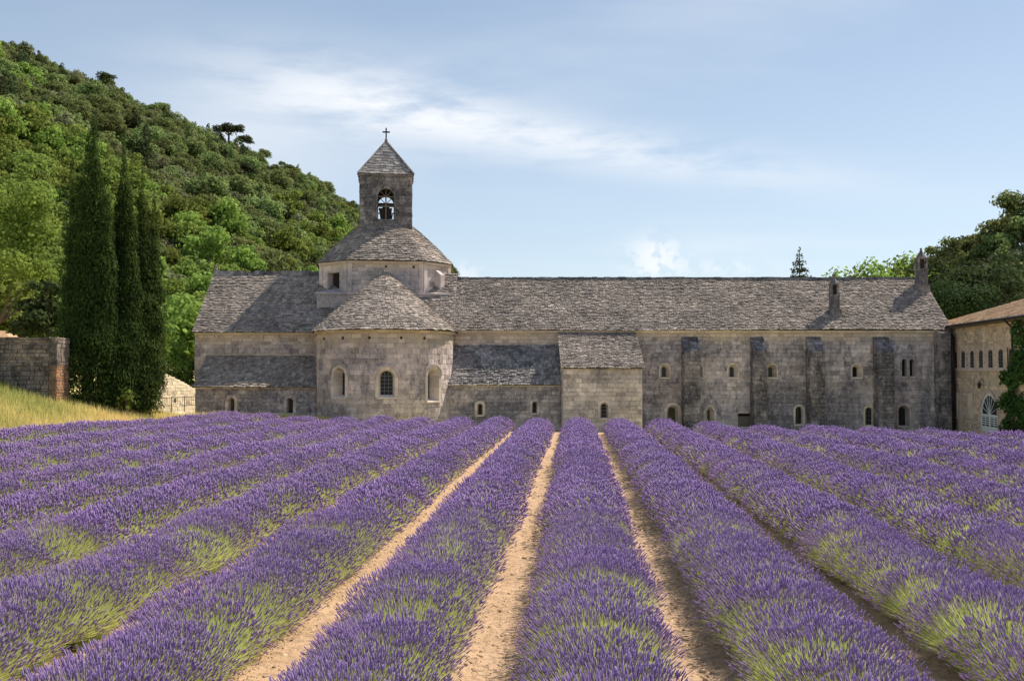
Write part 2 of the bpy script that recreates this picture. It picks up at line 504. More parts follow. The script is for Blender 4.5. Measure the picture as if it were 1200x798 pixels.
def window(M, uc, vb, wd, h, parent, mat, s=.16, depth=.4, wi=None, bars=(0, 0), pointed=False, proud=.045, hood=0, spmat=None, name='window', glass=None, vin=None, sillz=True, hi=None, fl=1.0):
    """splayed arched opening; returns the rectangle it takes out of the wall"""
    rg = random.Random(int(uc * 100) + int(vb * 10))
    n = 10
    wi = wi or wd * .8
    ins = arch_pts(uc, vb, wd, h, n, pointed, fl)
    outs = arch_pts(uc, vb, wd + 2 * s, h + s, n, pointed, fl)
    hi = hi or h - (wd - wi) / 2
    gl = arch_pts(uc, vb + (vin or 0), wi, hi - (vin or 0), n, pointed, fl)
    top = vb + h + s
    mb = MB()
    def V(p, d): return M(p[0], p[1], d)
    for i in range(len(ins) - 1):
        tn = rg.uniform(.3, .75)
        a, b, c, d_ = ins[i], ins[i + 1], outs[i + 1], outs[i]
        pr = proud + rg.uniform(-.006, .006)
        mb.face([V(a, pr), V(d_, pr), V(c, pr), V(b, pr)][::-1], tn)
        mb.face([V(d_, pr), V(d_, 0), V(c, 0), V(c, pr)][::-1], tn)
        mb.face([V(a, pr), V(b, pr), V(gl[i + 1], -depth), V(gl[i], -depth)], tn)
    sp = MB()
    for i in range(2, len(outs) - 3):
        a, b = outs[i], outs[i + 1]
        sp.face([V(a, 0), V(b, 0), M(b[0], top + .002, 0), M(a[0], top + .002, 0)], .5)
    w_ = mb.build(name, mat, parent)
    sp.build('spandrel', spmat or M_mortar, w_)
    if hood:
        hb = MB(); o2 = arch_pts(uc, vb, wd + 2 * s + 2 * hood, h + s + hood, n, pointed)
        for i in range(2, len(outs) - 3):
            a, b, c, d_ = outs[i], outs[i + 1], o2[i + 1], o2[i]
            hb.face([V(a, .11), V(b, .11), V(c, .09), V(d_, .09)], .45)
            hb.face([V(d_, .09), V(c, .09), V(c, 0), V(d_, 0)], .4)
            hb.face([V(a, .0), V(b, 0), V(b, .11), V(a, .11)], .4)
        hb.build('hood_mould', spmat or mat, w_)
    gb = MB(); gb.face([V(p, -depth + .01) for p in gl], .5)
    gb.build('glass', glass or M_glass, w_)
    sb = MB()
    if sillz:
        sb.box8([M(uc - wd / 2 - s * .6, vb - .10, -depth), M(uc + wd / 2 + s * .6, vb - .10, -depth), M(uc + wd / 2 + s * .6, vb - .10, proud + .05), M(uc - wd / 2 - s * .6, vb - .10, proud + .05),
                 M(uc - wd / 2 - s * .6, vb + .02 + (vin or 0), -depth), M(uc + wd / 2 + s * .6, vb + .02 + (vin or 0), -depth), M(uc + wd / 2 + s * .6, vb - .02, proud + .05), M(uc - wd / 2 - s * .6, vb - .02, proud + .05)], .7)
        sb.build('sill', mat, w_)
    if bars[0] or bars[1]:
        bb = MB(); g0 = vb + (vin or 0); g1 = vb + hi
        for k in range(1, bars[0] + 1):
            u = uc - wi / 2 + wi * k / (bars[0] + 1); x = abs(u - uc) / (wi / 2)
            t1 = g1 - (wi / 2) * (1 - math.sqrt(max(0, 1 - x * x)))
            bb.box8([M(u - .015, g0, -depth + .012), M(u + .015, g0, -depth + .012), M(u + .015, g0, -depth + .035), M(u - .015, g0, -depth + .035),
                     M(u - .015, t1, -depth + .012), M(u + .015, t1, -depth + .012), M(u + .015, t1, -depth + .035), M(u - .015, t1, -depth + .035)])
        for k in range(1, bars[1] + 1):
            v = g0 + (g1 - wi * .25 - g0) * k / (bars[1] + .5)
            bb.box8([M(uc - wi / 2, v - .015, -depth + .014), M(uc + wi / 2, v - .015, -depth + .014), M(uc + wi / 2, v - .015, -depth + .038), M(uc - wi / 2, v - .015, -depth + .038),
                     M(uc - wi / 2, v + .015, -depth + .014), M(uc + wi / 2, v + .015, -depth + .014), M(uc + wi / 2, v + .015, -depth + .038), M(uc - wi / 2, v + .015, -depth + .038)])
        bb.build('glazing_bars', M_lead, w_)
    return (uc - wd / 2 - s, uc + wd / 2 + s, vb, top)

# ------------------------------------------------------------------ stone roofs
def lauze(S, length, parent, mat, lenf=None, expo=.175, wt=.21, thick=.042, seed=1, name='roof', smin=0, smax=1, under=(24, 8), vmax=1.0, lift=.03):
    """S(s,v)->Vector. an underlay with overlapping stone slabs on it"""
    rg = random.Random(seed); S0 = S
    def S(s, v):
        q = S0(s, v); q.z += .075 * mnoise.noise(q * .22) + .03 * mnoise.noise(q * .9); return q
    def nrm(s, v):
        e = .004
        s0, s1 = max(0, s - e), min(1, s + e); v0, v1 = max(0, v - e), min(.995, v + e)
        n = (S(s1, v) - S(s0, v)).cross(S(s, v1) - S(s, v0))
        n = n.normalized() if n.length > 1e-9 else Vector((0, 0, 1))
        return n if n.z > 0 else -n
    ub = MB(); a, b = under
    for i in range(a):
        for j in range(b):
            p = [(i / a, j / b), ((i + 1) / a, j / b), ((i + 1) / a, (j + 1) / b), (i / a, (j + 1) / b)]
            ub.face([S(*q) for q in p], .5)
    roof = ub.build(name, M_under, parent)
    tb = MB(); rows = max(2, int(length / expo))
    for j in range(rows):
        v0 = j / rows; v1 = min(vmax, (j + 1.35) / rows)
        L = lenf(v0) if lenf else None
        L = L if L else (S(1, 0) - S(0, 0)).length
        s = 0.0
        wob = rg.uniform(-.12, .12) / rows
        while s < 1.0:
            wv = wt * rg.uniform(.55, 1.5) / max(L, .2)
            e = min(1.0, s + wv)
            if 1 - e < .3 * wt / max(L, .2): e = 1.0
            g = .012 / max(L, .2)
            jv = rg.uniform(-.22, .22) / rows + wob
            va = max(-.01, v0 + jv)
            th = thick * rg.uniform(.6, 1.5); n = nrm((s + e) / 2, min(.98, (v0 + v1) / 2))
            lo = rg.uniform(0, lift)
            A, B_, C_, D_ = S(s + g, va), S(e - g, va + rg.uniform(-.1, .1) / rows), S(e - g, v1), S(s + g, v1)
            # slab: its low edge stands proud on the slab below it, its high edge lies under the next
            pts = [A + n * (.005 + lo), B_ + n * (.005 + lo), B_ + n * (th + .02 + lo), A + n * (th + .02 + lo), D_ + n * .012, C_ + n * .012]
            tb.add(pts, [(0, 1, 2, 3), (3, 2, 5, 4), (0, 3, 4), (1, 5, 2)], max(0, min(1, rg.gauss(.45, .24))))
            s = e
    tb.build('stone_tiles', mat, roof, kind='stuff')
    return roof

def eave_course(parent, M, u0, u1, v, mat, seed=0, h=.16, out_=.16, corb=0, name='cornice'):
    rg = random.Random(seed); mb = MB(); u = u0
    while u < u1 - .02:
        w2 = min(u1, u + rg.uniform(.6, 1.1)); tn = rg.uniform(.35, .75)
        mb.box8([M(u + .004, v - h, .0), M(w2 - .004, v - h, .0), M(w2 - .004, v - h, out_ * .55), M(u + .004, v - h, out_ * .55), M(u + .004, v, .0), M(w2 - .004, v, .0), M(w2 - .004, v, out_), M(u + .004, v, out_)], tn)
        u = w2
    c = mb.build(name, mat, parent)
    if corb:
        n = int((u1 - u0) / corb)
        cb = MB()
        for k in range(n):
            uu = u0 + (k + .5) * (u1 - u0) / n
            cb.box8([M(uu - .09, v - h - .2, 0), M(uu + .09, v - h - .2, 0), M(uu + .09, v - h - .2, .05), M(uu - .09, v - h - .2, .05), M(uu - .09, v - h - .003, 0), M(uu + .09, v - h - .003, 0), M(uu + .09, v - h - .003, .15), M(uu - .09, v - h - .003, .15)], rg.uniform(.3, .7))
        cb.build('corbels', mat, c, kind='stuff')
    return c

Zu = Vector((0, 0, 1))
YW = 66.0
BASE = -1.2
# ================================================================== abbey church (left)
church = thing('abbey_church', 'grey stone abbey church with round apse, domed lantern and small bell tower', 'church', loc=(-9, 66, 0))
church.location = (0, 0, 0)
XL = pxx(228, YW)                # left end
XA = -12.2                       # where the apse covers the wall
ZE = pzz(390, YW)
M1 = planar((0, YW, 0), (1, 0, 0), (0, -1, 0))
mb = MB(); backing(mb, M1, XL, -3.7, BASE, ZE, [])
RUN = 4.5
ZR = pzz(321, YW + RUN)
YR = YW + RUN; YB = YW + 2 * RUN
mb.face([Vector((XL, YW, BASE)), Vector((XL, YW, ZE)), Vector((XL, YR, ZR - .1)), Vector((XL, YB, ZE)), Vector((XL, YB, BASE))])
mb.face([Vector((XL, YB, BASE)), Vector((XL, YB, ZE)), Vector((0, YB, ZE)), Vector((0, YB, BASE))])
tw = mb.build('transept_wall', M_trans, church)
lay(masonry(M1, XL, XA, 3.6, ZE - .16, [], .27, .55, seed=3), tw, M_trans, 120)
eave_course(church, M1, XL - .02, XA, ZE, M_trans, 4, .17, .2, .95)
xl2 = XL - .12
lauze(lambda s, v: Vector((xl2 + s * (-3.9 - xl2), YW - .30 + v * (RUN + .33), ZE + .02 + v * (ZR - ZE))), 6.2, church, M_tile, seed=11, name='transept_roof')
mb = MB(); mb.face([Vector((xl2, YB + .3, ZE)), Vector((-3.9, YB + .3, ZE)), Vector((-3.9, YR, ZR)), Vector((xl2, YR, ZR))])
mb.build('rear_roof', M_tile, church)
# ridge stones, knobbed finial
mb = MB(); rg = random.Random(5); x = xl2
while x < -12.5:
    w2 = rg.uniform(.35, .6); hh = rg.uniform(.14, .24)
    mb.box8([Vector(p) for p in [(x, YR - .22, ZR - .12), (x + w2 - .02, YR - .22, ZR - .12), (x + w2 - .02, YR + .22, ZR - .12), (x, YR + .22, ZR - .12), (x, YR - .1, ZR + hh), (x + w2 - .02, YR - .1, ZR + hh), (x + w2 - .02, YR + .1, ZR + hh), (x, YR + .1, ZR + hh)]], rg.random())
    x += w2
mb.build('ridge_stones', M_tower, church, kind='stuff')
mb = MB(); mb.lathe([(.12, 0), (.12, .25), (.06, .3), (.11, .42), (.02, .6), (0, .6)], 8, (xl2 + .15, YR, ZR + .1)); mb.build('ridge_finial', M_tower, church)

# --- aisle under a lean-to roof, left
YA = 63.4
XLA = pxx(229, YA)
ztop, zlow = pzz(417, YW), pzz(454, YA)
MA = planar((0, YA, 0), (1, 0, 0), (0, -1, 0))
aw_ops = []
aisle = MB()
wnds = []
for px in (271.5, 340):
    x = pxx(px, YA); wnds.append((x, pzz(484, YA), .42, pzz(466, YA) - pzz(484, YA)))
ops = [(x - .21 - .2, x + .21 + .2, vb, vb + h + .2) for x, vb, wd, h in wnds]
backing(aisle, MA, XLA, XA, BASE, zlow - .05, ops)
aisle.face([Vector((XLA, YA, BASE)), Vector((XLA, YA, zlow - .05)), Vector((XLA, YW, ztop)), Vector((XLA, YW, BASE))])
aw = aisle.build('aisle_wall', M_low, church)
for x, vb, wd, h in wnds: window(MA, x, vb, wd, h, church, M_trans, s=.2, depth=.35, wi=.24, spmat=M_low)
lay(masonry(MA, XLA, XA, -.3, zlow - .05, ops, .25, .5, seed=6), aw, M_low, 60)
eave_course(church, MA, XLA - .02, XA, zlow, M_trans, 8, .09, .16, 0, 'aisle_cornice')
lauze(lambda s, v: Vector((XLA - .1 + s * (XA - XLA + .1), YA - .25 + v * (YW - YA + .25), zlow + v * (ztop - zlow))), 3.3, church, M_tile, seed=12, name='aisle_roof', expo=.2, under=(12, 4))
# pale capping course over the aisle roof
eave_course(church, M1, XLA, XA, ztop + .1, M_pale, 9, .06, .1, 0, 'string_course')

# --- frame of the apse, lantern and tower: they face the viewer a little
AX = Vector((-.1275, .9918, 0)); RX = Vector((.9918, .1275, 0))
def LF(s, t, z): return RX * s + AX * t + Zu * z
# --- apse
TA, RA = 65.3, 4.42
ZEA = pzz(388.5, 62.5)
RAD = RA
def MAp(u, v, d):
    """u runs along the curve; 0 faces the viewer"""
    half = math.pi / 2 * RA
    r = RA + d
    if abs(u) <= half:
        a = u / RA
        return LF(r * math.sin(a), TA - r * math.cos(a), v)
    s = 1 if u > 0 else -1
    return LF(s * r, TA + (abs(u) - half), v)
UM = math.pi / 2 * RA + 2.2
aops = []; apse_w = []
def apse_u(px):
    tgt = (px - 600) / F
    best = min((abs((MAp(k * .01, 0, 0).x / MAp(k * .01, 0, 0).y) - tgt), k * .01) for k in range(-690, 691) if MAp(k * .01, 0, 0).y < 65.2)
    return best[1]
for px, wd in ((397.5, .98), (453.3, .98), (508, .98)):
    u = apse_u(px); Yw = MAp(u, 0, 0).y
    vb = pzz(465.5 if px < 500 else 470, Yw); vt = pzz(433 if 420 < px < 480 else 431, Yw)
    apse_w.append((u, vb, wd, vt - vb))
    aops.append((u - wd / 2 - .2, u + wd / 2 + .2, vb, vt + .2))
mb = MB(); backing(mb, MAp, -UM, UM, BASE, ZEA, aops, .3)
apw = mb.build('apse_wall', M_apse, church)
for k, (u, vb, wd, h) in enumerate(apse_w):
    window(MAp, u, vb, wd, h, church, M_pale, s=.2, depth=.62 if k != 1 else .3, wi=.6 if k != 1 else .8, bars=(2, 5), hood=.14, spmat=M_apse, vin=.14)
lay(masonry(MAp, -UM, UM, -.9, ZEA - .02, aops, .305, .62, seed=21, depth=(.01, .035)), apw, M_apse, 0 + 118)
# cornice, then near-black blocks painting in the shade of putlog holes
mb = MB(); rg = random.Random(2); u = -UM
while u < UM:
    w2 = min(UM, u + rg.uniform(.5, .9)); tn = rg.uniform(.3, .8); oo = .17
    mb.box8([MAp(u + .004, ZEA - .13, .02), MAp(w2 - .004, ZEA - .13, .02), MAp(w2 - .004, ZEA - .13, oo * .7), MAp(u + .004, ZEA - .13, oo * .7), MAp(u + .004, ZEA + .02, .02), MAp(w2 - .004, ZEA + .02, .02), MAp(w2 - .004, ZEA + .02, oo + .04), MAp(u + .004, ZEA + .02, oo + .04)], tn)
    u = w2
mb.build('apse_cornice', M_apse, church)
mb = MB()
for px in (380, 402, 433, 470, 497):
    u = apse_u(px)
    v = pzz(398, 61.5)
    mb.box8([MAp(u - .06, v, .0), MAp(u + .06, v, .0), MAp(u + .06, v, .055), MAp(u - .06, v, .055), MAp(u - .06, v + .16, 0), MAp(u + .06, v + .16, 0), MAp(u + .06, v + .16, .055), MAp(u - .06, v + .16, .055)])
mb.build('putlog_hole_shade', M_dark, church, kind='stuff')
apex = LF(0, 68.75, pzz(318.5, 68.2))
def S_apse(s, v):
    u = -UM + 2 * UM * s
    b = MAp(u, ZEA + .03, .33)
    q = b.lerp(apex, v)
    q.z += .10 * math.sin(v * math.pi) 
    return q
lauze(S_apse, 6.2, church, M_tile, lenf=lambda v: 2 * UM * (1 - v) + .4, seed=31, name='apse_roof', under=(48, 8), expo=.19, wt=.23)
mb = MB(); mb.lathe([(.16, 0), (.1, .18), (.05, .2), (.1, .3), (0, .42)], 8, apex - Zu * .08); mb.build('apse_finial', M_pale, church)

# --- lantern (octagonal drum over the crossing)
TC = 73.4; HD = 4.62; HC = 2.62
ZD = pzz(306.5, 68.3)
oct_ = [(-HC, -HD), (HC, -HD), (HD, -HC), (HD, HC), (HC, HD), (-HC, HD), (-HD, HC), (-HD, -HC)]
mbd = MB()
drum_blocks = []
drum_root = None
faces = []
for k in range(8):
    a, b = oct_[k], oct_[(k + 1) % 8]
    A, B_ = LF(a[0], TC + a[1], 0), LF(b[0], TC + b[1], 0)
    L = (B_ - A).length; U = (B_ - A).normalized(); N = U.cross(Zu)
    Mk = planar(A, U, N); faces.append((Mk, L))
    ops = []
    if k == 7: ops = [(L * .30, L * .72, pzz(349, 69.5), pzz(321, 69.5))]
    backing(mbd, Mk, 0, L, 6.4, ZD, ops)
    if k in (0, 1, 7): drum_blocks += masonry(Mk, .02, L - .02, 7.3, ZD - .2, ops, .3, .6, seed=40 + k, depth=(.008, .03))
    if k == 7:
        o = ops[0]; nb = MB()
        for q in ([(o[0], o[2]), (o[0], o[3])], [(o[1], o[3]), (o[1], o[2])], [(o[0], o[3]), (o[1], o[3])]):
            nb.face([Mk(*q[0], 0), Mk(*q[0], -.5), Mk(*q[1], -.5), Mk(*q[1], 0)])
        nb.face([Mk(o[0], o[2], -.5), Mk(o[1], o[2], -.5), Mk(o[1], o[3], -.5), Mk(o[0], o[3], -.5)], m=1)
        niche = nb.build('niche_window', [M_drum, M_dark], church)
dw = mbd.build('lantern_wall', M_drum, church)
lay(drum_blocks, dw, M_drum, 2)
for k in (0, 1, 7, 2, 6):
    Mk, L = faces[k]; eave_course(church, Mk, 0, L, ZD, M_drum, 50 + k, .16, .14, 0, 'lantern_cornice')
# pilaster strips at the angles
for k in (0, 1, 7):
    Mk, L = faces[k]
    for u in (0, L - .32):
        mb = MB()
        mb.box8([Mk(u, 7.2, .0), Mk(u + .32, 7.2, 0), Mk(u + .32, 7.2, .07), Mk(u, 7.2, .07), Mk(u, ZD - .17, 0), Mk(u + .32, ZD - .17, 0), Mk(u + .32, ZD - .17, .07), Mk(u, ZD - .17, .07)], .7)
        mb.build('pilaster', M_drum, church)
Mk, L = faces[1]
mb = MB(); u0 = L * .42; zb = pzz(350, 69.5); zt = pzz(316, 69.5)
mb.box8([Mk(u0, zb - .8, 0), Mk(u0 + .42, zb - .8, 0), Mk(u0 + .42, zb - .8, .55), Mk(u0, zb - .8, .55), Mk(u0, zt, 0), Mk(u0 + .42, zt, 0), Mk(u0 + .42, zt - .4, .55), Mk(u0, zt - .4, .55)], .6)
mb.build('lantern_buttress', M_drum, church)
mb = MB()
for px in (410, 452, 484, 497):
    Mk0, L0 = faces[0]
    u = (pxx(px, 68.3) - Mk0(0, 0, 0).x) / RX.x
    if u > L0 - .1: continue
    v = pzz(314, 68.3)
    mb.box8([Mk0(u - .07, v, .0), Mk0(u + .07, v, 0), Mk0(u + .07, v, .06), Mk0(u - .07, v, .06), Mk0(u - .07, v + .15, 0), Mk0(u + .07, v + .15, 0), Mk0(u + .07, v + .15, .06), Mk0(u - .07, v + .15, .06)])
mb.build('lantern_putlog_hole_shade', M_dark, church, kind='stuff')  # raised blocks whose dark colour stands in for shaded holes
# square base corners below the drum
for sgn in (-1, 1):
    mb = MB(); z1 = pzz(347, 69.5); z0 = 6.4
    sa, sb_ = (HC - .75) * sgn, (HD + .06) * sgn
    def fr(q, sgn=sgn): return LF(q.x, TC + q.y, q.z)
    x0, x1 = min(sa, sb_), max(sa, sb_)
    mb.box(x0, x1, -HD - .06, -1.5, z0, z1, .5, 0, fr)
    mb.box(x0 - .08, x1 + .08, -HD - .14, -1.5, z1, z1 + .12, .75, 0, fr)
    xi, xo = (x0, x1) if sgn > 0 else (x1, x0)
    top = LF((xi + 0), TC - HC * .62, z1 + .95)
    e = [LF(x0 - .02, TC - HD - .1, z1 + .12), LF(x1 + .02, TC - HD - .1, z1 + .12), LF(xo, TC - 1.5, z1 + .12)]
    mb.face([e[0], e[1], top], .4); mb.face([e[1], e[2], top], .45)
    mb.face([e[0], top, LF(xi, TC - 1.5, z1 + .12)], .4)
    mb.build('corner_block', M_drum, church)
# roof of the lantern
TH = 1.87; ZT0 = pzz(263, 71.0)
def per(pts, s):
    n = len(pts); L = [math.dist(pts[k], pts[(k + 1) % n]) for k in range(n)]; tot = sum(L); q = (s % 1.0) * tot if s < 1 else 0
    for k in range(n):
        if q <= L[k] + 1e-9:
            f = q / L[k]; a, b = pts[k], pts[(k + 1) % n]; return (a[0] + (b[0] - a[0]) * f, a[1] + (b[1] - a[1]) * f)
        q -= L[k]
    return pts[0]
oe = [(p[0] * 1.065, p[1] * 1.065) for p in oct_]
def S_lan(s, v):
    b = per(oe, s); r = math.hypot(*b)
    circ = (b[0] / r * 5.0, b[1] / r * 5.0)
    f = .35 + .4 * v
    bx = (b[0] * (1 - f) + circ[0] * f, b[1] * (1 - f) + circ[1] * f)
    k = 1 - v * (1 - 2.0 / 5.0)
    z = ZD + .03 + (ZT0 - ZD) * v + .12 * math.sin(v * math.pi)
    return LF(bx[0] * k, TC + bx[1] * k, z)
lauze(S_lan, 4.3, church, M_tile, lenf=lambda v: 31 * (1 - v * .6), seed=41, name='lantern_roof', under=(64, 8), expo=.20, wt=.25, vmax=1.0)

# --- bell tower
tower_z1 = pzz(207, 71.0)
tb = MB(); bl = []
corners = [(-TH, -TH), (TH, -TH), (TH, TH), (-TH, TH)]
aw_, az0, az1 = 1.16, pzz(257, 71.0), pzz(221, 71.0)
tower = None
tparts = []
for k in range(4):
    a, b = corners[k], corners[(k + 1) % 4]
    A, B_ = LF(a[0], TC + a[1], 0), LF(b[0], TC + b[1], 0)
    L = (B_ - A).length; U = (B_ - A).normalized(); N = U.cross(Zu); Mk = planar(A, U, N)
    ops = [(L / 2 - aw_ / 2 - .16, L / 2 + aw_ / 2 + .16, az0, az1 + .16)]
    backing(tb, Mk, 0, L, ZT0 - 1.2, tower_z1, ops)
    Mi = planar(A - N * .42, U, N)
    backing(tb, Mi, .42, L - .42, ZT0 - .2, tower_z1, ops)
    bl += masonry(Mk, 0, L, ZT0 - .3, tower_z1, ops, .27, .5, seed=60 + k)
    tparts.append((Mk, L))
tw_ = tb.build('bell_tower_wall', M_tower, church)
lay(bl, tw_, M_tower, 0)
for Mk, L in tparts:
    rg = random.Random(3); uc = L / 2; s = .16
    ins = arch_pts(uc, az0, aw_, az1 - az0); outs = arch_pts(uc, az0, aw_ + 2 * s, az1 - az0 + s); mb = MB()
    for i in range(len(ins) - 1):
        tn = rg.uniform(.4, .9); a, b, c, d_ = ins[i], ins[i + 1], outs[i + 1], outs[i]
        V = lambda p, d: Mk(p[0], p[1], d)
        mb.face([V(a, .03), V(b, .03), V(c, .03), V(d_, .03)], tn)
        mb.face([V(a, .03), V(b, .03), V(b, -.43), V(a, -.43)], tn * .8)
        mb.face([V(a, -.43), V(b, -.43), V(c, -.43), V(d_, -.43)], tn)
    for i in range(2, len(outs) - 3):
        a, b = outs[i], outs[i + 1]
        for d in (0.0, -.42):
            mb.face([Mk(a[0], a[1], d), Mk(b[0], b[1], d), Mk(b[0], az1 + s, d), Mk(a[0], az1 + s, d)], .4)
    mb.face([Mk(uc - aw_ / 2 - s, az0, 0), Mk(uc + aw_ / 2 + s, az0, 0), Mk(uc + aw_ / 2 + s, az0, -.42), Mk(uc - aw_ / 2 - s, az0, -.42)])
    arch = mb.build('belfry_arch', M_tower, church)
    cb = MB()
    zc = az0 + (az1 - az0) * .5
    cb.box8([Mk(uc - .05, az0, -.30), Mk(uc + .05, az0, -.30), Mk(uc + .05, az0, -.22), Mk(uc - .05, az0, -.22), Mk(uc - .05, az1 - .55, -.30), Mk(uc + .05, az1 - .55, -.30), Mk(uc + .05, az1 - .55, -.22), Mk(uc - .05, az1 - .55, -.22)])
    for z in (az1 - .58, az0 + .95):
        cb.box8([Mk(uc - aw_ / 2, z - .045, -.31), Mk(uc + aw_ / 2, z - .045, -.31), Mk(uc + aw_ / 2, z - .045, -.21), Mk(uc - aw_ / 2, z - .045, -.21), Mk(uc - aw_ / 2, z + .045, -.31), Mk(uc + aw_ / 2, z + .045, -.31), Mk(uc + aw_ / 2, z + .045, -.21), Mk(uc - aw_ / 2, z + .045, -.21)])
    for a in (.8, 1.57, 2.34):
        p = Mk(uc, az1 - .58, -.26); q = Mk(uc + .55 * math.cos(a), az1 - .58 + .55 * math.sin(a), -.26)
        cb.tube([p, q], .03, 5)
    cb.build('timber_frame', M_wood, arch)
    lb = MB()
    for sg in (-1, 1):
        lb.box8([Mk(uc + sg * .18 - .16, az0, -.40), Mk(uc + sg * .18 + .16, az0, -.40), Mk(uc + sg * .18 + .16, az0, -.36), Mk(uc + sg * .18 - .16, az0, -.36), Mk(uc + sg * .3 - .24, az0 + .85, -.40), Mk(uc + sg * .3 + .16, az0 + .85, -.40), Mk(uc + sg * .3 + .16, az0 + .85, -.36), Mk(uc + sg * .3 - .24, az0 + .85, -.36)])
    lb.build('low_dark_board', M_dark, arch)  # near-black boards that fill the lower part of the opening
mb = MB(); c0 = LF(0, TC, az0 + .55)
mb.lathe([(.02, .72), (.16, .70), (.26, .6), (.30, .35), (.36, .12), (.46, 0), (.42, 0), (.3, .3), (.0, .6)], 16, c0)
mb.build('bell', M_bronze, church, smooth=True)
mb = MB(); mb.box(-1.45, 1.45, -.09, .09, az0 + 1.28, az0 + 1.46, .5, 0, lambda q: LF(q.x, TC + q.y, q.z)); mb.build('bell_beam', M_wood, church)
# cap: shallow cornice and pyramid of stone
mb = MB(); hz_ = TH + .11
mb.box(-hz_, hz_, -hz_, hz_, tower_z1, tower_z1 + .16, .5, 0, lambda q: LF(q.x, TC + q.y, q.z)); mb.build('tower_cornice', M_tower, church)
tap = LF(0, TC, pzz(166, 73.0))
pb = [(-hz_ - .03, -hz_ - .03), (hz_ + .03, -hz_ - .03), (hz_ + .03, hz_ + .03), (-hz_ - .03, hz_ + .03)]
lauze(lambda s, v: LF(*[c for c in (per(pb, s)[0] * (1 - v), TC + per(pb, s)[1] * (1 - v))], tower_z1 + .16 + (tap.z - tower_z1 - .16) * (max(v, 0.0) ** 1.06)), 3.5, church, M_tiled, lenf=lambda v: 16 * (1 - v) + .2, seed=71, name='tower_roof', under=(16, 5), expo=.28, wt=.42, thick=.025, lift=.01)  # dark stone like the wall; unlit front's shade also put into this colour
mb = MB()
for p in pb:
    mb.tube([LF(p[0], TC + p[1], tower_z1 + .2), tap], [.07, .06], 5, .9)
mb.lathe([(.13, -.12), (.1, .1), (.05, .16), (.05, .3), (0, .3)], 8, tap)
mb.build('tower_hips', M_tower, church)
mb = MB(); zt = tap.z + .2
mb.box(-.05, .05, -.05, .05, zt, zt + .75, .5, 0, lambda q: LF(q.x, TC + q.y, q.z))
mb.box(-.27, .27, -.045, .045, zt + .40, zt + .50, .5, 0, lambda q: LF(q.x, TC + q.y, q.z))
mb.build('cross', M_iron, church)

# ================================================================== dormitory wing (right)
dorm = thing('dormitory_wing', 'long grey stone dormitory wing with buttresses and stone slab roof right of the apse', 'building')
XD0, XD1 = pxx(529, YW), pxx(1113, YW)
ZE2 = pzz(387.5, YW); ZR2 = pzz(327, YR)
MD = planar((0, YW, 0), (1, 0, 0), (0, -1, 0))
def pw(px, pt, pb_, wd_px):      # window from photo pixels on the wing's wall
    x = pxx(px, YW); vb = pzz(pb_, YW); vt = pzz(pt, YW); return x, vb, wd_px / 17.5, vt - vb
dops = []
specs = []
for px in (779, 817.5, 859, 904.5, 1004):
    specs.append((pw(px, 426.5, 442, 11.5), dict(s=.07, depth=.42, wi=.27, hi=None), M_pale))
specs.append((pw(788, 475, 497, 13), dict(s=.2, depth=.35, wi=.45), M_pale))
specs.append((pw(831.5, 476, 497, 11), dict(s=.12, depth=.45, wi=.16, pointed=True), M_pale))
specs.append((pw(936, 476, 497, 9), dict(s=.13, depth=.3, wi=.42), M_pale))
specs.append((pw(1018, 477, 498, 9.5), dict(s=.14, depth=.3, wi=.46, bars=(2, 3)), M_sunwall))
specs.append((pw(1058.5, 475, 499, 13), dict(s=.14, depth=.45, wi=.5), M_annex))
specs.append((pw(1059.5, 420.5, 441, 5.8), dict(s=.07, depth=.3, wi=.27), M_dorm))
specs.append((pw(1068.5, 420.5, 441, 5.8), dict(s=.07, depth=.3, wi=.27), M_dorm))
for (x, vb, wd, h), kw, mt in specs:
    kw = {k: v for k, v in kw.items() if v is not None}
    dops.append(window(MD, x, vb, wd, h, dorm, mt, spmat=M_dorm, **kw))
# low wide hatch
hx, hvb, hw, hh = pw(872, 484.5, 500, 15)
dops.append((hx - hw / 2, hx + hw / 2, hvb, hvb + hh))
mb = MB(); a = [MD(hx - hw / 2, hvb, 0), MD(hx + hw / 2, hvb, 0), MD(hx + hw / 2, hvb + hh, 0), MD(hx - hw / 2, hvb + hh, 0)]
for i in range(4):
    mb.face([a[i], a[(i + 1) % 4], a[(i + 1) % 4] + Vector((0, .35, 0)), a[i] + Vector((0, .35, 0))])
mb.face([p + Vector((0, .34, 0)) for p in a], m=1)
ht = mb.build('cellar_hatch', [M_dorm, M_dark], dorm)
mb = MB(); mb.box(hx - hw / 2 + .02, hx + hw / 2 - .02, YW + .12, YW + .2, hvb, hvb + hh - .18); mb.build('hatch_board', M_wood, ht)
mb = MB(); backing(mb, MD, XD0 - .3, XD1, BASE, ZE2, dops)
mb.face([Vector((XD1, YW, BASE)), Vector((XD1, YW, ZE2)), Vector((XD1, YR, ZR2 - .1)), Vector((XD1, YB, ZE2)), Vector((XD1, YB, BASE))])
mb.face([Vector((XD0, YB, BASE)), Vector((XD0, YB, ZE2)), Vector((XD1, YB, ZE2)), Vector((XD1, YB, BASE))])
dwall = mb.build('dormitory_wall', M_dorm, dorm)
XN0 = pxx(742, YW)
lay(masonry(MD, XN0 - .3, XD1, -.9, ZE2 - .2, dops, .27, .5, seed=80, depth=(.008, .045)), dwall, M_dorm, 190)
lay(masonry(MD, XD0, XN0 - .3, 3.9, ZE2 - .2, dops, .27, .5, seed=81), dwall, M_trans, 0)
eave_course(dorm, MD, XD0 - .4, XD1 + .02, ZE2, M_pale, 15, .15, .2, 0)
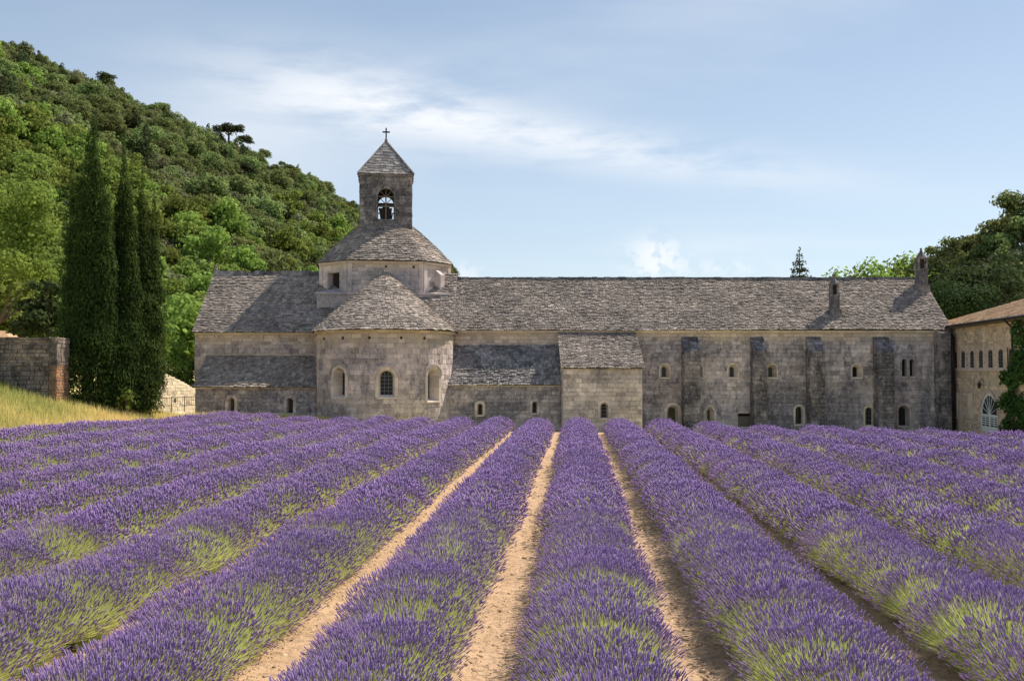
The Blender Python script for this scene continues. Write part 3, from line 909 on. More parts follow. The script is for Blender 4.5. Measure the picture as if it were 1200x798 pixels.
lauze(lambda s, v: Vector((-4.2 + s * (XD1 + .12 + 4.2) + .35 * v * 0, YW - .30 + v * (RUN + .33), ZE2 + .02 + v * (ZR2 - ZE2))), 6.2, dorm, M_tile, seed=90, name='dormitory_roof', under=(40, 8))
mb = MB(); mb.face([Vector((-4, YB + .3, ZE2)), Vector((XD1 + .12, YB + .3, ZE2)), Vector((XD1 + .12, YR, ZR2)), Vector((-4, YR, ZR2))]); mb.build('rear_roof', M_tile, dorm)
mb = MB(); rg = random.Random(15); x = -4.6
while x < XD1:
    w2 = rg.uniform(.35, .6); hh2 = rg.uniform(.10, .15)
    mb.box8([Vector(p) for p in [(x, YR - .22, ZR2 - .12), (x + w2 - .02, YR - .22, ZR2 - .12), (x + w2 - .02, YR + .22, ZR2 - .12), (x, YR + .22, ZR2 - .12), (x, YR - .12, ZR2 + hh2), (x + w2 - .02, YR - .12, ZR2 + hh2), (x + w2 - .02, YR + .12, ZR2 + hh2), (x, YR + .12, ZR2 + hh2)]], rg.random() * .5)
    x += w2
mb.build('ridge_stones', M_tower, dorm, kind='stuff')
# buttresses
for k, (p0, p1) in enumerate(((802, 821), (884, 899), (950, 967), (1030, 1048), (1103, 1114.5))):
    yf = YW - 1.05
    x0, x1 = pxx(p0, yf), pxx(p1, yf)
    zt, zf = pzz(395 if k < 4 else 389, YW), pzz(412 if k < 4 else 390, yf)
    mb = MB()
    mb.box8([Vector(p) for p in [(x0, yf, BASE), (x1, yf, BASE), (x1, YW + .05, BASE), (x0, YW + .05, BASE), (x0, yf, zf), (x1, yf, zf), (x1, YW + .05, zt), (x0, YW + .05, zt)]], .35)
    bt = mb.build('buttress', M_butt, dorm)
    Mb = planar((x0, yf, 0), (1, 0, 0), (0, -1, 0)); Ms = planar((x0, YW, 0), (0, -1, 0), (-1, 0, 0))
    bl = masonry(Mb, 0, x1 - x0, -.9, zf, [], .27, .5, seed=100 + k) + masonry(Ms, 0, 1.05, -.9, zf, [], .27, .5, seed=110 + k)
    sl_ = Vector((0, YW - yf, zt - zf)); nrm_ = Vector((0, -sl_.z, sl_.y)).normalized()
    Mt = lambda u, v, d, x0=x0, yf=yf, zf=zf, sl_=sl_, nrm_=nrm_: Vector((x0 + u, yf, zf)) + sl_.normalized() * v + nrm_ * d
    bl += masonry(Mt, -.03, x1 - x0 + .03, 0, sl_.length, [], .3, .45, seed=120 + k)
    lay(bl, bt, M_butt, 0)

# lean-to aisle between apse and annex
YL = 63.6
XA0, XA1 = -5.2, pxx(657, YL)
z_t, z_l = pzz(404, YW), pzz(451.5, YL)
ML = planar((0, YL, 0), (1, 0, 0), (0, -1, 0))
wn = []
for px, wd in ((562.5, .36), (626.5, .34)):
    wn.append((pxx(px, YL), pzz(486 if px < 600 else 484, YL), wd, 13.5 * YL / F))
ops = [(x - wd / 2 - .16, x + wd / 2 + .16, vb, vb + h + .16) for x, vb, wd, h in wn]
mb = MB(); backing(mb, ML, XA0, XA1 + .4, BASE, z_l - .03, ops)
lw = mb.build('lean_to_wall', M_low, dorm)
for (x, vb, wd, h) in wn: window(ML, x, vb, wd, h, dorm, M_pale if x < 0 else M_annex, s=.16, depth=.35, wi=.2, spmat=M_low)
lay(masonry(ML, XA0, XA1, -.9, z_l - .03, ops, .25, .5, seed=130), lw, M_low, 60)
eave_course(dorm, ML, XA0, XA1, z_l, M_pale, 17, .07, .16, 0, 'lean_to_cornice')
lauze(lambda s, v: Vector((XA0 + s * (XA1 + .2 - XA0), YL - .25 + v * (YW - YL + .25), z_l + v * (z_t - z_l))), 3.7, dorm, M_tiled, seed=131, name='lean_to_roof', expo=.19, under=(8, 4))

# annex with a shed roof
YN = 61.6
XN_0, XN_1 = pxx(660, YN), pxx(752.5, YN)
zn_l, zn_t = pzz(432, YN), pzz(389.5, YW)
MN = planar((0, YN, 0), (1, 0, 0), (0, -1, 0))
ax, avb = pxx(708, YN), pzz(489.5, YN)
aop = (ax - .26 - .16, ax + .26 + .16, avb, avb + 18 * YN / F + .16)
mb = MB(); backing(mb, MN, XN_0, XN_1, BASE, zn_l, [aop])
for x in (XN_0, XN_1):
    mb.face([Vector((x, YN, BASE)), Vector((x, YN, zn_l)), Vector((x, YW, zn_t)), Vector((x, YW, BASE))])
an = mb.build('annex_wall', M_annex, dorm)
window(MN, ax, avb, .52, 18 * YN / F, dorm, M_annex, s=.16, depth=.35, wi=.3, spmat=M_annex, bars=(0, 3))
bl = masonry(MN, XN_0, XN_1, -.9, zn_l - .03, [aop], .27, .5, seed=140)
Msd = planar((XN_0, YW, 0), (0, -1, 0), (-1, 0, 0))
tf = lambda u: zn_t + (zn_l - zn_t) * u / (YW - YN) - .04
bl += masonry(Msd, 0, YW - YN, -.9, zn_t, [], .27, .5, seed=141, topf=tf)
lay(bl, an, M_annex, 48)
lauze(lambda s, v: Vector((XN_0 - .17 + s * (XN_1 - XN_0 + .34), YN - .22 + v * (YW - YN + .25), zn_l + .03 + v * (zn_t - zn_l))), 5.0, dorm, M_tile, seed=142, name='annex_roof', under=(8, 5))

# chimneys with open lantern tops
def chimney(px, pyb, pyt, wpx, depth_t, spire):
    v = (pzz(pyb, 69) - ZE2) / (ZR2 - ZE2)
    x0, Yc = None, YW - .3 + (RUN + .33) * max(0, min(1, depth_t))
    x0 = pxx(px, Yc); zb = ZE2 + (ZR2 - ZE2) * depth_t; zt = pzz(pyt, Yc); hw_ = wpx * Yc / F / 2
    mb = MB(); H = zt - zb
    mb.box(x0 - hw_ * 1.35, x0 + hw_ * 1.35, Yc - hw_ * 1.35, Yc + hw_ * 1.6, zb - .7, zb + H * .10, .45)
    mb.box(x0 - hw_, x0 + hw_, Yc - hw_, Yc + hw_, zb + H * .10, zb + H * .44, .5)
    c = mb.build('chimney', M_tower, dorm)
    mb = MB(); mb.box(x0 - hw_ * 1.15, x0 + hw_ * 1.15, Yc - hw_ * 1.15, Yc + hw_ * 1.15, zb + H * .44, zb + H * .48, .8); mb.box(x0 - hw_ * 1.15, x0 + hw_ * 1.15, Yc - hw_ * 1.15, Yc + hw_ * 1.15, zb + H * .72, zb + H * .76, .8)
    mb.build('chimney_band', M_tower, c)
    for a in (-1, 1):
        for b in (-1, 1):
            mb = MB(); q = .36
            mb.box(x0 + a * hw_ - (a > 0) * hw_ * q, x0 + a * hw_ + (a < 0) * hw_ * q, Yc + b * hw_ - (b > 0) * hw_ * q, Yc + b * hw_ + (b < 0) * hw_ * q, zb + H * .48, zb + H * .72, .6)
            mb.build('lantern_post', M_butt, c)
    mb = MB(); mb.box(x0 - hw_ * .45, x0 + hw_ * .45, Yc - hw_ * .45, Yc + hw_ * .45, zb + H * .48, zb + H * .72); mb.build('flue', M_dark, c)
    mb = MB(); z2 = zb + H * .76
    if spire:
        mb.lathe([(hw_ * 1.12, 0), (hw_ * .5, H * .10), (hw_ * .25, H * .17), (hw_ * .18, H * .2), (hw_ * .3, H * .22), (0, H * .24)], 8, (x0, Yc, z2))
    else:
        mb.lathe([(hw_ * 1.2, 0), (hw_ * .4, H * .11), (hw_ * .3, H * .18), (hw_ * .55, H * .2), (hw_ * .5, H * .23), (0, H * .24)], 8, (x0, Yc, z2))
    mb.build('chimney_cap', M_tower, c)
chimney(978.5, 372, 321, 9.5, .30, False)
chimney(1081, 345, 290.5, 11, .80, True)
# drain pipe at the junction
mb = MB(); xp = XD1 + .12
mb.tube([(xp - .3, YW - .35, ZE2 - .05), (xp, YW - .45, ZE2 - .5), (xp, YW - .45, BASE)], .07, 8); mb.build('drainpipe', M_iron, dorm)

# ================================================================== ochre building at right
gh = thing('guest_house', 'ochre rubble stone building with clay tile roof and white arched door at right', 'building')
GA = Vector((29.55, 66.0, 0)); GB = Vector((28.15, 54.3, 0)); GU = (GB - GA).normalized(); GN = Vector((-GU.y * -1, 0, 0))
GN = Vector((GU.y, -GU.x, 0)); GN = GN if GN.x < 0 else -GN
MG = planar(GA, GU, GN)
def g_hit(px):
    k = (px - 600) / F
    # (GA.x+GU.x*u) = k*(GA.y+GU.y*u)
    u = (k * GA.y - GA.x) / (GU.x - k * GU.y); return u, GA.y + GU.y * u
GE = 6.1; GL = 18.5
gops = []; gwin = []
for px in (1119, 1128.2, 1138.6, 1149, 1160.2, 1172.2, 1184.5, 1196):
    u, Yd = g_hit(px); vb, vt = pzz(431, Yd), pzz(411.5 - (px - 1119) * .05, Yd)
    gwin.append((u, vb, .92, vt - vb, dict(s=.22, depth=.06, wi=.84, bars=(1, 4), fl=.45, proud=.02), M_pink))
for px in (1123.2, 1137):
    u, Yd = g_hit(px); vb, vt = pzz(489, Yd), pzz(458, Yd)
    gwin.append((u, vb, .72, vt - vb, dict(s=.24, depth=.06, wi=.66, fl=.5, proud=.03, glass=M_sunwall), M_pink))
for u, vb, wd, h, kw, mt in gwin: gops.append(window(MG, u, vb, wd, h, gh, mt, spmat=M_rubble, **kw))
# white arched door
u, Yd = g_hit(1158); dvb, dvt = pzz(506.5, Yd), pzz(459.5, Yd); u0d, _ = g_hit(1148.3); u1d, _ = g_hit(1168.2); dwd = abs(u1d - u0d); dh = dvt - dvb
def white_door():
    s = .16; n = 10
    ins = arch_pts(u, dvb, dwd, dh, n); outs = arch_pts(u, dvb, dwd + 2 * s, dh + s, n); mb = MB(); rg = random.Random(1)
    for i in range(len(ins) - 1):
        a, b, c, d_ = ins[i], ins[i + 1], outs[i + 1], outs[i]; tn = rg.uniform(.4, .8)
        mb.face([MG(*a, .04), MG(*b, .04), MG(*c, .04), MG(*d_, .04)], tn); mb.face([MG(*a, .04), MG(*b, .04), MG(*b, -.07), MG(*a, -.07)], tn)
    for i in range(2, len(outs) - 3):
        a, b = outs[i], outs[i + 1]; mb.face([MG(*a, 0), MG(*b, 0), MG(b[0], dvt + s, 0), MG(a[0], dvt + s, 0)], .5)
    d = mb.build('arched_door', M_pink, gh)
    mb = MB(); mb.face([MG(*p, -.05) for p in ins]); mb.build('glass', M_glass, d)
    fb = MB(); vs = dvb + dh - dwd / 2
    def bar(a0, a1, b0, b1, dd=.05): fb.box8([MG(a0, b0, -.048), MG(a1, b0, -.048), MG(a1, b0, -.048 + dd), MG(a0, b0, -.048 + dd), MG(a0, b1, -.048), MG(a1, b1, -.048), MG(a1, b1, -.048 + dd), MG(a0, b1, -.048 + dd)])
    L_, R_ = u - dwd / 2, u + dwd / 2
    bar(L_, L_ + .13, dvb, vs, .02); bar(R_ - .13, R_, dvb, vs, .02); bar(u - .11, u + .11, dvb, vs, .022); bar(L_, R_, vs - .06, vs + .08, .026); bar(L_, R_, dvb, dvb + .35, .018)
    for q in (.25, .75):
        uu = L_ + dwd * q; bar(uu - .045, uu + .045, dvb + .35, vs, .015)
    for k in range(1, 5):
        vv = dvb + .35 + (vs - dvb - .35) * k / 5; bar(L_, R_, vv - .028, vv + .028, .013)
    for k in range(len(ins) - 5):
        a, b = ins[k + 2], ins[k + 3]; ctr = (u, vs)
        sh = lambda p: (ctr[0] + (p[0] - ctr[0]) * .86, ctr[1] + (p[1] - ctr[1]) * .86)
        fb.face([MG(*a, -.03), MG(*b, -.03), MG(*sh(b), -.03), MG(*sh(a), -.03)])
    for k in range(1, 8):
        a = math.pi * k / 8; p = MG(u, vs + .05, -.035); q = MG(u + dwd / 2 * .95 * math.cos(a), vs + dwd / 2 * .95 * math.sin(a), -.035); fb.tube([p, q], .02, 4)
    fb.build('door_frame', M_white, d)
    return (u - dwd / 2 - s, u + dwd / 2 + s, dvb, dvt + s)
gops.append(white_door())
mb = MB(); backing(mb, MG, -6.5, GL, BASE, GE, gops)
e = MG(GL, 0, 0); mb.face([MG(GL, BASE, 0), MG(GL, GE, 0), MG(GL, GE + 1.9, -5.2), MG(GL, GE, -10.4), MG(GL, BASE, -10.4)])
gw = mb.build('rubble_wall', M_rubble, gh)
lay(masonry(MG, -.2, GL, -1.0, GE - .12, gops, .17, .30, seed=150, depth=(.008, .04), jit=.6), gw, M_rubble, 290)
# string course under the row of windows and its sill band
mb = MB(); vv = pzz(432.5, 62)
mb.box8([MG(0, vv - .12, 0), MG(GL, vv - .12, 0), MG(GL, vv - .12, .08), MG(0, vv - .12, .08), MG(0, vv - .003, 0), MG(GL, vv - .003, 0), MG(GL, vv - .003, .08), MG(0, vv - .003, .08)], .6); mb.build('sill_band', M_pink, gh)
# roof: clay tiles, hip at the far end
rk = .33
def S_g1(s, v):
    a = MG(-6.5 + s * (GL + 7.0), GE + .05, .45); k = v * 5.4
    uu = max(-6.5 + s * (GL + 7.0), -6.5 + k * .95)
    b = MG(uu, GE + .05 + k * rk, .45 - k); return b
def barrel(S, Lu, parent, name):
    ub = MB(); a, b = 30, 6
    for i in range(a):
        for j in range(b):
            ub.face([S(i / a, j / b), S((i + 1) / a, j / b), S((i + 1) / a, (j + 1) / b), S(i / a, (j + 1) / b)])
    r = ub.build(name, M_under, parent); tb = MB(); rg = random.Random(9); n = int(Lu / .21); rows = 16
    for i in range(n):
        s0, s1 = i / n, (i + 1) / n; sm = (s0 + s1) / 2
        for j in range(rows):
            v0, v1 = j / rows, min(1, (j + 1.15) / rows)
            P0, P1, Q0, Q1 = S(s0, v0), S(s1, v0), S(s0, v1), S(s1, v1)
            if (P1 - P0).length < .08 or (Q1 - Q0).length < .03: continue
            h = .085 * rg.uniform(.8, 1.25); A, B2 = S(sm, v0) + Zu * (h + .03), S(sm, v1) + Zu * h
            tb.add([P0 + Zu * .03, A, P1 + Zu * .03, Q0 + Zu * .005, B2, Q1 + Zu * .005], [(0, 1, 4, 3), (1, 2, 5, 4), (0, 2, 1)], max(0, min(1, rg.gauss(.5, .25))))
    tb.build('clay_tiles', M_clay, r, kind='stuff')
    return r
barrel(S_g1, GL + 7, gh, 'clay_tile_roof')
mb = MB(); k = 5.4
mb.face([MG(-6.5 + k * .95, GE + .05 + k * rk, .45 - k), MG(GL + .5, GE + .05 + k * rk, .45 - k), MG(GL + .5, GE, -10.4), MG(-6.5, GE, -10.4)])
mb.face([MG(-6.5, GE + .05, .45), MG(-6.5 + k * .95, GE + .05 + k * rk, .45 - k), MG(-6.5, GE, -10.4)])
mb.build('rear_roof', M_clay, gh)
mb = MB(); mb.box8([MG(-1, GE - .12, 0), MG(GL + .4, GE - .12, 0), MG(GL + .4, GE - .10, .42), MG(-1, GE - .10, .42), MG(-1, GE - .0, 0), MG(GL + .4, GE - .0, 0), MG(GL + .4, GE + .03, .42), MG(-1, GE + .03, .42)], .4); mb.build('eave_board', M_wood, gh)
mb = MB(); mb.tube([MG(-.2, GE + .02, .5), MG(GL + .4, GE + .02, .5)], .07, 8); 
up, _ = g_hit(1187.5)
mb.tube([MG(up, GE, .5), MG(up + .2, GE - .5, .12), MG(up + .2, BASE, .12)], .06, 8)
mb.build('gutter', M_iron, gh)
ulp, Yl = g_hit(1153); zl = pzz(452, Yl)
lamp = thing('wall_lantern', 'small black iron wall lantern above the white arched door', 'lamp')
mb = MB(); mb.tube([MG(ulp, zl + .25, .0), MG(ulp, zl + .42, .16), MG(ulp, zl + .25, .3)], .02, 6); mb.build('bracket', M_iron, lamp)
p = MG(ulp, zl, .3); mb = MB(); mb.lathe([(.0, -.17), (.09, -.15), (.12, .08)], 6, p); mb.build('glass_body', M_glass, lamp)
mb = MB(); mb.lathe([(.15, .08), (.05, .2), (.03, .26), (0, .26)], 6, p); mb.build('lamp_cap', M_iron, lamp)
# bench
ub, Yb = g_hit(1206)
bench = thing('garden_bench', 'dark wooden slatted bench beside the creeper at the right edge', 'bench')
bz = terrain(27, 54) + .02
bp = MG(ub, 0, .75); by = bp.y; bx = bp.x
for k in range(4):
    mb = MB(); mb.box(bx - .75, bx + .75, by - .25 + k * .12, by - .15 + k * .12, bz + .43, bz + .47); mb.build('seat_slat', M_dark, bench)
for k in range(4):
    mb = MB(); mb.box(bx - .75, bx + .75, by + .24 + k * .02, by + .27 + k * .02, bz + .55 + k * .11, bz + .63 + k * .11); mb.build('back_slat', M_dark, bench)
for a in (-.7, .65):
    mb = MB(); mb.box(bx + a, bx + a + .06, by - .24, by - .17, bz - .3, bz + .426); mb.box(bx + a, bx + a + .06, by + .275, by + .345, bz - .3, bz + 1.0); mb.build('leg', M_dark, bench)

# ================================================================== leaf crowns
def crown_mesh(name, seed, blobs, n, size, mat, aspect=1.0, upright=0.0, flat=0.0, jit=.8, shell=(.5, 1.12)):
    rg = np.random.RandomState(seed)
    c = np.array([b[0] for b in blobs], float); r = np.array([b[1] for b in blobs], float)
    wgt = (r[:, 0] * r[:, 2]) ** 1.0 + r[:, 0] * r[:, 1]; wgt /= wgt.sum()
    k = rg.choice(len(blobs), n, p=wgt)
    d = rg.normal(size=(n, 3)); d /= np.linalg.norm(d, axis=1)[:, None]
    d[:, 2] = np.where(d[:, 2] < -.35, -d[:, 2], d[:, 2])
    rad = rg.uniform(shell[0], shell[1], n) 
    p = c[k] + r[k] * d * rad[:, None]
    nr = d + rg.normal(size=(n, 3)) * jit * .5
    nr[:, 2] += flat
    nr /= np.linalg.norm(nr, axis=1)[:, None]
    ref = rg.normal(size=(n, 3)); ref[:, 2] += upright * 4
    a = np.cross(nr, ref); a /= np.linalg.norm(a, axis=1)[:, None]
    b = np.cross(nr, a)
    s = size * rg.uniform(.55, 1.35, n)[:, None]
    a = a * s; b = b * s * aspect
    v = np.stack([p - a * .5, p + b * -.5 - a * .05, p + a * .5, p + b * .5 + a * .1], 1).reshape(-1, 3)
    f = np.arange(n * 4).reshape(n, 4)
    bt = rg.uniform(0, .45, len(blobs))
    tn = bt[k] + rg.uniform(0, .55, n)
    return np_mesh(name, v, f, 4, [mat], tn)

def trunk_mesh(name, h, r, seed, limbs=4, spread=1.5, ch=None):
    rg = random.Random(seed); mb = MB(); ch = ch or h * 1.6
    mb.tube([(0, 0, -.8), (.05 * h * rg.uniform(-1, 1), .03 * h, h * .5), (.06 * h * rg.uniform(-1, 1), 0, h), (0, 0, ch)], [r * 1.3, r, r * .8, r * .3], 7)
    for k in range(limbs):
        a = k / limbs * 6.28 + rg.random(); q = Vector((math.cos(a), math.sin(a), 0))
        z0 = h * rg.uniform(.6, .95)
        mb.tube([Vector((0, 0, z0)), q * spread * .5 + Zu * (z0 + spread * .4), q * spread + Zu * (z0 + spread * rg.uniform(.7, 1.1))], [r * .5, r * .35, r * .12], 5)
    me_o = mb.build(name, M_bark); me = me_o.data; bpy.data.objects.remove(me_o); return me

def round_blobs(seed, R_, H, n, z0):
    rg = random.Random(seed); ex, ey = rg.uniform(.75, 1.3), rg.uniform(.75, 1.3); bl = [((0, 0, z0 + H * .5), (R_ * .62 * ex, R_ * .62 * ey, H * .40))]
    for k in range(n):
        a = rg.random() * 6.28; e = rg.uniform(-.3, 1.0); q = R_ * .62 * math.sqrt(max(0, 1 - max(0, e) ** 2 * .7)); s = rg.uniform(.20, .5) * R_; q *= rg.uniform(.8, 1.3)
        bl.append(((math.cos(a) * q * ex, math.sin(a) * q * ey, z0 + H * .5 + e * H * rg.uniform(.32, .55)), (s, s, s * rg.uniform(.7, .95))))
    return bl
def umbrella_blobs(seed, R_, z0):
    rg = random.Random(seed); bl = [((0, 0, z0 + .1), (R_ * .55, R_ * .55, R_ * .26))]
    for k in range(15):
        a = rg.random() * 6.28; q = R_ * math.sqrt(rg.random()) * .8; s = rg.uniform(.26, .42) * R_
        bl.append(((math.cos(a) * q, math.sin(a) * q, z0 + rg.uniform(-.5, .55) - q * .15), (s, s, s * .62)))
    return bl

# a kind = (crown mesh, trunk mesh)
KINDS = {}
for k in range(4): KINDS['oak%d' % k] = (crown_mesh('crown', 200 + k, round_blobs(200 + k, 2.3, 3.3, 16, .9), 2100, .27, L_oak), trunk_mesh('trunk', 1.6, .16, k))
for k in range(4): KINDS['green%d' % k] = (crown_mesh('crown', 220 + k, round_blobs(220 + k, 2.5, 4.2, 18, 1.0), 2300, .29, L_green), trunk_mesh('trunk', 2.0, .16, 10 + k))
for k in range(2): KINDS['olive%d' % k] = (crown_mesh('crown', 240 + k, round_blobs(240 + k, 2.0, 2.7, 12, .6), 1600, .25, L_olive), trunk_mesh('trunk', 1.3, .13, 20 + k))
for k in range(2): KINDS['spire%d' % k] = (crown_mesh('crown', 250 + k, [((rnd.uniform(-.35, .35), rnd.uniform(-.35, .35), 1.2 + q * .42), (1.35 * (1 - q / 13) + .15, 1.35 * (1 - q / 13) + .15, .5)) for q in range(12)], 1700, .25, L_oak if k else L_pine), trunk_mesh('trunk', 1.6, .13, 25 + k))
for k in range(2): KINDS['pine%d' % k] = (crown_mesh('crown', 260 + k, umbrella_blobs(260 + k, 2.7, 2.5), 2300, .26, L_pine, flat=.5), trunk_mesh('trunk', 1.8, .17, 30 + k, 6, 1.4, 2.4))

def plant_tree(kind, x, y, z, s, rot, label, group=None, name=None):
    cm, tm = KINDS[kind]
    nm = name or {'oak': 'oak_tree', 'gre': 'broadleaf_tree', 'oli': 'olive_green_tree', 'spi': 'narrow_tree', 'pin': 'pine_tree'}[kind[:3]]
    t = thing(nm, label, 'tree', group, (x, y, z)); t.scale = (s, s, s); t.rotation_euler = (0, 0, rot)
    link('trunk', tm, t); link('crown', cm, t)
    return t

# ------------------------------------------------------------------ hills
class Hill:
    def __init__(s, ridge, foot, back=120, bulge=0.0):
        s.r = [Vector((PX(px, py, Yd)[0], Yd, PX(px, py, Yd)[1] - 3.5)) for px, py, Yd in ridge]
        s.f = [Vector((pxx(px, Yd), Yd, -.6)) for px, Yd in foot]; s.back = back; s.n = len(ridge); s.bulge = bulge
    def at(s, a, t):
        q = a * (s.n - 1); i = min(s.n - 2, int(q)); f = q - i
        r = s.r[i].lerp(s.r[i + 1], f); o = s.f[i].lerp(s.f[i + 1], f)
        if t <= 1:
            p = o.lerp(r, t); p.z = o.z + (r.z - o.z) * (t + s.bulge * math.sin(t * math.pi))
        else:
            p = r + (r - o).normalized() * (t - 1) * s.back; p.z = r.z * (1 - ((t - 1) * .8) ** 1.2) if t < 2 else r.z * .2
        amp = min(1, t * 3)
        p.z += amp * (3.0 * mnoise.noise(p * .03) + 1.2 * mnoise.noise(p * .09))
        return p
    def build(s, name):
        mb = MB(); A, B2 = 60, 36
        for j in range(B2 + 1):
            for i in range(A + 1): mb.v.append(s.at(i / A, j / B2 * 2 * .999))
        for j in range(B2):
            for i in range(A):
                a = j * (A + 1) + i; mb.f.append((a, a + 1, a + A + 2, a + A + 1)); mb.t.append(.5); mb.m.append(0)
        return mb.build(name, M_hill, smooth=True, kind='structure')
HL = Hill([(-700, -250, 170), (-300, -100, 185), (0, 55, 200), (120, 102, 215), (250, 157, 235), (340, 195, 250), (420, 250, 265), (500, 304, 280), (580, 352, 290), (680, 400, 300)],
          [(-700, 62), (-300, 70), (0, 78), (120, 84), (250, 92), (340, 100), (420, 112), (500, 130), (580, 150), (680, 190)], bulge=.06)
HL.build('left_hill')
HR = Hill([(900, 372, 170), (960, 352, 165), (1010, 338, 155), (1060, 324, 148), (1100, 302, 142), (1150, 276, 136), (1200, 248, 130), (1320, 195, 125), (1500, 150, 120)],
          [(900, 120), (960, 112), (1010, 105), (1060, 100), (1100, 94), (1150, 91), (1200, 90), (1320, 88), (1500, 84)], bulge=.10)
HR.build('right_hill')

def scatter(H, n, arange, trange, seed, mind):
    rg = random.Random(seed); pts = []; grid = {}
    tries = 0
    while len(pts) < n and tries < n * 30:
        tries += 1
        a, t = rg.uniform(*arange), rg.uniform(*trange)
        p = H.at(a, t)
        md = mind * (1.0 + .15 * t)
        k = (int(p.x // 4), int(p.y // 4))
        if any((p - q).length < md for dx in (-1, 0, 1) for dy in (-1, 0, 1) for q in grid.get((k[0] + dx, k[1] + dy), ())): continue
        u = p.x / p.y
        if p.y < 80 and p.x > -27: continue
        if abs(u) > .62: continue
        if u > -.16 and u < .33 and p.z < CAMZ + .085 * p.y: continue    # hidden behind the abbey
        grid.setdefault(k, []).append(p); pts.append((p, a, t))
    return pts

def kind_for(t, p, rg):
    q = mnoise.noise(p * .035) + rg.uniform(-.35, .35) - (t - .3) * 1.0
    if q > .02: return 'green%d' % rg.randrange(4)
    if q < -.5 and rg.random() < .12: return 'pine%d' % rg.randrange(2)
    if rg.random() < .10: return 'spire%d' % rg.randrange(2)
    return ('olive%d' % rg.randrange(2)) if rg.random() < .36 else 'oak%d' % rg.randrange(4)

def wood(name, pts, seed):
    """the mass of the wood: one object that carries the trees on its points"""
    rg = random.Random(seed)
    kinds = sorted(KINDS)
    co_, sc_, ro, ki = [], [], [], []
    for p, a, t in pts:
        k = kind_for(t, p, rg); co_.append(tuple(p - Zu * .3)); sc_.append((.5 + .85 * rg.random() ** 1.5) * (1.0 if t > .5 else 1.15)); ro.append(rg.random() * 6.28); ki.append(kinds.index(k))
    me = bpy.data.meshes.new(name); me.from_pydata(co_, [], [])
    for nm, ty, dat in (('size', 'FLOAT', sc_), ('turn', 'FLOAT', ro), ('sort', 'INT', ki)):
        at = me.attributes.new(nm, ty, 'POINT'); at.data.foreach_set('value', dat)
    o = link(name, me, kind='stuff')
    ng = bpy.data.node_groups.new(name, 'GeometryNodeTree')
    ng.interface.new_socket('Geometry', in_out='INPUT', socket_type='NodeSocketGeometry'); ng.interface.new_socket('Geometry', in_out='OUTPUT', socket_type='NodeSocketGeometry')
    N = ng.nodes; gi = N.new('NodeGroupInput'); go = N.new('NodeGroupOutput')
    j = N.new('GeometryNodeJoinGeometry')
    iop = N.new('GeometryNodeInstanceOnPoints')
    objs = {ob.data.name: ob for ob in bpy.data.objects if ob.type == 'MESH'}
    links = []
    gti = N.new('GeometryNodeGeometryToInstance')
    for k in kinds:
        cm = KINDS[k][0]; ob = next((x for x in C.objects if x.type == 'MESH' and x.data == cm), None)
        links.append((k, ob))
    for k, ob in reversed(links):
        oi = N.new('GeometryNodeObjectInfo'); oi.transform_space = 'ORIGINAL'; oi.inputs['Object'].default_value = ob; oi.inputs['As Instance'].default_value = True
        ng.links.new(oi.outputs['Geometry'], gti.inputs[0])
    ng.links.new(gi.outputs[0], iop.inputs['Points']); ng.links.new(gti.outputs[0], j.inputs[0]); ng.links.new(j.outputs[0], iop.inputs['Instance'])
    iop.inputs['Pick Instance'].default_value = True
    def attr(nm, ty):
        a = N.new('GeometryNodeInputNamedAttribute'); a.data_type = ty; a.inputs['Name'].default_value = nm
        return [s for s in a.outputs if s.enabled and s.name == 'Attribute'][0]
    ng.links.new(attr('sort', 'INT'), iop.inputs['Instance Index'])
    cx = N.new('ShaderNodeCombineXYZ'); ng.links.new(attr('turn', 'FLOAT'), cx.inputs[2])
    er = N.new('FunctionNodeEulerToRotation'); ng.links.new(cx.outputs[0], er.inputs[0]); ng.links.new(er.outputs[0], iop.inputs['Rotation'])
    ng.links.new(attr('size', 'FLOAT'), iop.inputs['Scale'])
    ng.links.new(iop.outputs[0], go.inputs[0])
    md = o.modifiers.new('wood', 'NODES'); md.node_group = ng
    return o

LPTS = scatter(HL, 3600, (.17, .90), (.02, 1.06), 5, 1.9)
RPTS = scatter(HR, 700, (.05, .92), (.02, 1.06), 6, 2.0)
LAB = {'green': 'bright green broadleaf tree', 'oak': 'dark green holm oak', 'olive': 'grey green low tree', 'spire': 'narrow dark green tree', 'pine': 'dark pine tree'}
def zone(p):
    px = 600 + p.x / p.y * F
    if px < 62: return 'on the hillside at the left edge'
    if px < 132: return 'on the hillside behind the tallest cypress'
    if px < 192: return 'on the hillside behind the two shorter cypresses'
    if px < 262: return 'on the hillside above the church gable'
    if px < 345: return 'on the hillside above the church roof'
    if px < 600: return 'on the hillside close to the lantern roof'
    if px < 1105: return 'on the right hillside beside the spired chimney'
    return 'on the right hillside above the clay tile roof'
def woods(pts, side, n_single, name, seed):
    rg = random.Random(seed)
    pts.sort(key=lambda q: q[0].y)
    for p, a, t in pts[:n_single]:
        k = kind_for(t, p, rg); s = rg.uniform(.65, 1.2) * 1.12; kk = k.rstrip('0123456789')
        plant_tree(k, p.x, p.y, p.z - .3, s, rg.random() * 6.28, LAB[kk] + ' ' + zone(p), LAB[kk] + 's ' + zone(p))
    return pts[n_single:]
restL = woods(LPTS, 'left', 230, 'hillside_wood', 3)
restR = woods(RPTS, 'right', 60, 'hillside_wood', 4)
